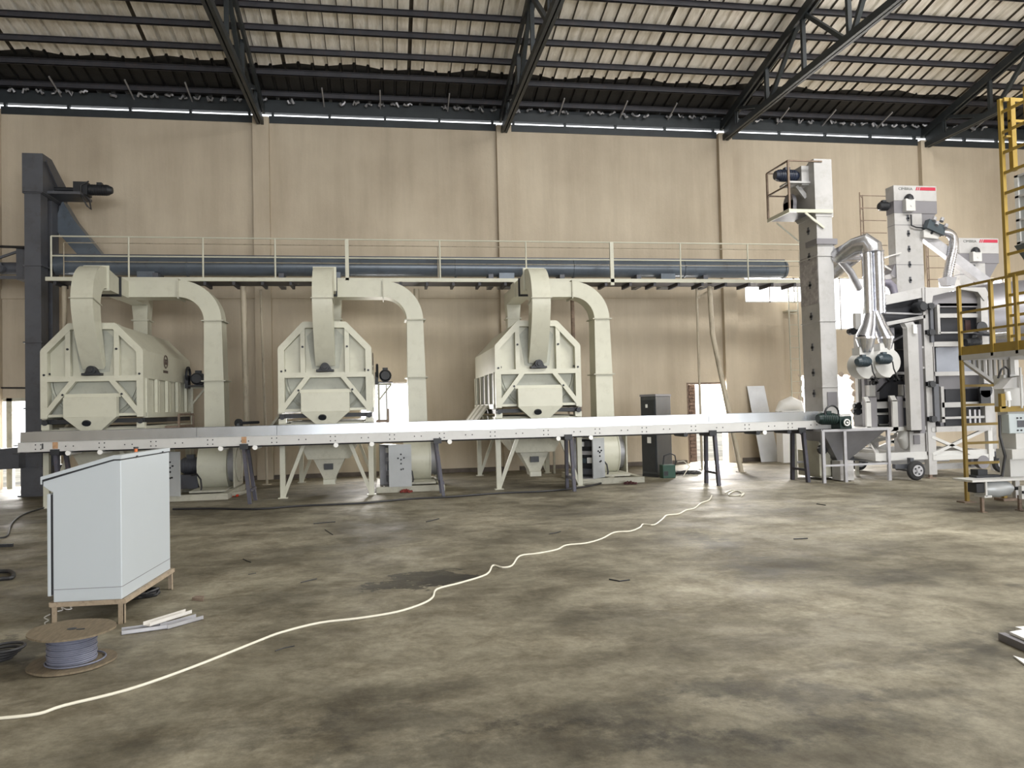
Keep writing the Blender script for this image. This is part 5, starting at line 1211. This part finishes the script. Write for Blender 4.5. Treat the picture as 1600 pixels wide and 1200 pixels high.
solo('small_elbow', MB().rings([P(1380, 441, 15.0), P(1388, 442, 15.0), P(1395, 449, 15.0), P(1399, 463, 14.9)], [.06, .09, .09, .07], 12), mat('violet_grey_rubber', (.16, .15, .19), .5), 'small dark elbow hose on the seed cleaner cover by the round duct', 'hose')
# ------------------------------------------------------------------ yellow platform, its ladder and the caged ladder
t = thing('access_platform', 'yellow railed access platform with a short ladder, right picture edge', 'platform', (9.6, 10.2, 0))
PXL = 9.12
part('deck', MB().box(PXL, 11.2, 8.2, 11.0, 2.33, 2.37), mat('galvanised_deck', (.40, .41, .40), .5, .3, .1, 4), t)
part('toe_board', MB().box(PXL-.015, PXL, 8.2, 11.0, 2.35, 2.485), YELL, t)
part('edge_channel', MB().box(PXL-.03, PXL+.06, 8.2, 11.02, 2.27, 2.35).box(PXL, 11.2, 10.96, 11.02, 2.27, 2.35), WHITED, t)
for y in (10.98, 10.32, 9.85, 9.2): part('railing_post', MB().box(PXL-.03, PXL+.02, y-.02, y+.03, 2.3 if y < 10.9 else 0, 3.46), YELL, t)
for z in (3.45, 3.03, 2.72): part('rail', MB().beam((PXL, 11.0, z), (PXL, 8.2, z), .035, .035), YELL, t)
part('ladder_rail', MB().box(9.78, 9.84, 10.98, 11.04, 0, 1.88), YELL, t)
for z in (1.86, 1.55, 1.24, .94, .62, .3): part('ladder_rung', MB().box(PXL, 9.8, 10.98, 11.03, z-.02, z+.02), YELL, t)
part('ladder_foot', MB().box(9.0, 9.22, 10.9, 11.08, 0, .02).box(9.7, 9.95, 10.9, 11.1, 0, .04), RUST, t)
br = MB().beam((9.13, 10.98, 2.27), (9.98, 10.98, 1.70), .05, .07, (0, 1, 0))
for k in range(7):
    x = 9.32+k*.095; zb_ = 2.27-(x-9.13)*.67; br.box(x-.02, x+.025, 10.96, 11.0, zb_, 2.27)
part('slatted_brace', br, WHITED, t)
part('support_post', MB().box(11.1, 11.2, 8.3, 8.4, 0, 2.33).box(11.1, 11.2, 10.9, 11.0, 0, 2.33).box(9.95, 10.03, 10.93, 11.0, 0, 2.3), WHITED, t)
t = thing('ladder', 'tall yellow ladder rising from the platform to the white bin', 'ladder', (10.05, 10.8, 2.37))
for y in (11.02, 10.5): part('side_rail', MB().box(10.02, 10.08, y-.03, y+.03, 2.37, 6.56), YELL, t)
for k in range(12): z = 2.65+.335*k; part('rung', MB().box(10.035, 10.065, 10.5, 11.02, z-.022, z+.022), YELL, t)
part('hand_grip', MB().box(10.14, 10.22, 10.9, 10.98, 5.35, 6.55).box(10.05, 10.9, 10.93, 10.97, 6.5, 6.56).box(10.14, 10.9, 10.93, 10.97, 6.16, 6.20).box(10.05, 10.2, 10.92, 11.0, 5.9, 5.93), YELL, t)
t = thing('packing_bin', 'white square bin with dark cone bottom behind the yellow ladder', 'bin', (12.1, 11.85, 0))
BX0, BX1, BY0, BY1 = 11.5, 12.7, 11.4, 12.3
part('bin_body', MB().box(BX0, BX1, BY0, BY1, 4.42, 5.72), SILO, t)
for z in (4.45, 4.87, 5.3, 5.68): part('bin_band', MB().box(BX0-.03, BX1+.03, BY0-.03, BY1+.03, z, z+.04), WHITED, t)
part('bin_corner', MB().box(BX0-.03, BX0+.05, BY1-.05, BY1+.03, 4.4, 5.72), WHITE, t)
part('bin_cone', MB().loft([[(BX0-.12, BY0, 4.42), (BX1, BY0, 4.42), (BX1, BY1, 4.42), (BX0-.12, BY1, 4.42)], [(BX0+.35, 11.7, 3.5), (12.3, 11.7, 3.5), (12.3, 12.1, 3.5), (BX0+.35, 12.1, 3.5)]]), mat('dark_grey_green_sheet', (.07, .08, .075), .5, 0, .1, 3), t)
part('bin_leg', MB().box(BX0+.05, BX0+.13, BY0+.05, BY0+.13, 0, 4.42), WHITED, t); part('bin_leg', MB().box(BX1-.13, BX1-.05, BY1-.13, BY1-.05, 0, 4.42), WHITED, t)
part('bin_leg', MB().box(BX0+.05, BX0+.13, BY1-.13, BY1-.05, 0, 4.42), WHITED, t)
part('bin_leg', MB().box(BX1-.13, BX1-.05, BY0+.05, BY0+.13, 0, 4.42), WHITED, t)
# ------------------------------------------------------------------ bagging machine
t = thing('bagging_scale', 'white bagging scale with control display under the yellow platform', 'bagging machine', (9.3, 10.2, 0))
def qb(name, x0, y0, x1, y1, Y, d, m_, bev=0): return part(name, bp(x0, y0, x1, y1, Y, d), m_, t, bev)
part('column', MB().box(9.12, 9.42, 10.1, 10.3, .48, 1.5), WHITE, t)
part('column', MB().box(9.12, 9.45, 10.15, 10.35, 1.5, 2.0), WHITE, t)
part('spout', MB().prism([(8.95, 1.79), (9.12, 1.95), (9.3, 1.98), (9.3, 1.8)], 'y', 10.0, 10.2), WHITED, t)
part('thin_post', MB().cyl((9.22, 9.95, 1.5), (9.22, 9.95, 2.1), .015, n=8), WHITE, t)
part('yellow_bar', MB().box(8.9, 9.6, 10.0, 10.1, 1.45, 1.53).box(8.93, 9.0, 10.0, 10.06, 1.5, 1.72), YELL, t)
part('filter_cup', MB().cyl((9.04, 10.0, 1.62), (9.03, 10.0, 1.75), .045, .038, n=14).cyl((9.05, 10.0, 1.52), (9.05, 10.0, 1.62), .02), PAPER, t)
cp = part('control_panel', MB().box(9.0, 9.45, 9.95, 10.1, 1.13, 1.42), mat('light_blue_grey_enamel', (.50, .56, .58), .4, 0, .04, 3), t, bevel=.01)
part('display', MB().box(9.13, 9.26, 9.94, 9.95, 1.22, 1.32), STEELD, cp)
for dx, z in ((.13, 1.355), (.19, 1.355), (.13, 1.175), (.19, 1.175)): part('button', MB().cyl((9.0+dx, 9.95, z), (9.0+dx, 9.935, z), .012, n=8), BLACK, cp)
part('bag_clamp', MB().box(8.98, 9.5, 9.9, 10.2, .76, .9).box(9.1, 9.4, 9.95, 10.2, .9, 1.13), WHITE, t)
part('hose', MB().tube([(9.02, 10.15, 1.95), (9.04, 10.1, 2.08), (9.1, 10.1, 2.12), (9.16, 10.1, 2.08), (9.18, 10.12, 1.95)], .015), CABLEB, t)
part('hose', MB().tube([(8.93, 10.05, 1.4), (8.88, 10.0, 1.1), (8.95, 10.0, .8), (8.93, 10.05, .5)], .02), CABLEB, t)
part('conveyor_top', MB().box(8.27, 9.9, 9.85, 10.25, .455, .485), WHITE, t)
part('conveyor_pulley', MB().rings([(8.52, 10.0, .33), (8.6, 10.0, .33), (8.78, 10.0, .33), (8.96, 10.0, .33), (9.04, 10.0, .33)], [.05, .105, .125, .105, .05], 20), SILO, t)
part('pulley_shaft', MB().cyl((8.4, 10.0, .34), (9.2, 10.0, .32), .025, n=8), BLACK, t)
part('drive_motor', MB().box(8.39, 8.53, 9.92, 10.1, .29, .43), BLACK, t, bevel=.01)
part('side_plate', MB().box(9.02, 9.6, 9.8, 9.86, .19, .38), WHITE, t)
part('hub', MB().cyl((9.15, 9.76, .29), (9.15, 9.8, .29), .06, n=10).box(9.02, 9.15, 9.77, 9.8, .27, .31), BLACK, t)
part('end_bracket', MB().box(8.52, 8.55, 9.9, 10.1, .24, .46).box(8.5, 8.62, 9.9, 10.1, .22, .25), WHITE, t)
for x in (8.54, 9.16): part('foot', MB().box(x-.02, x+.02, 9.98, 10.02, 0, .24 if x < 9 else .22).box(x-.04, x+.04, 9.95, 10.05, 0, .01), RUST, t)
part('caster', MB().cyl((9.2, 9.85, .09), (9.4, 9.85, .09), .09, n=18), BLACK, t)
part('rear_cover', MB().box(8.62, 8.78, 10.15, 10.3, .48, .60).box(8.55, 8.95, 10.1, 10.25, .46, .52), BLACK, t)
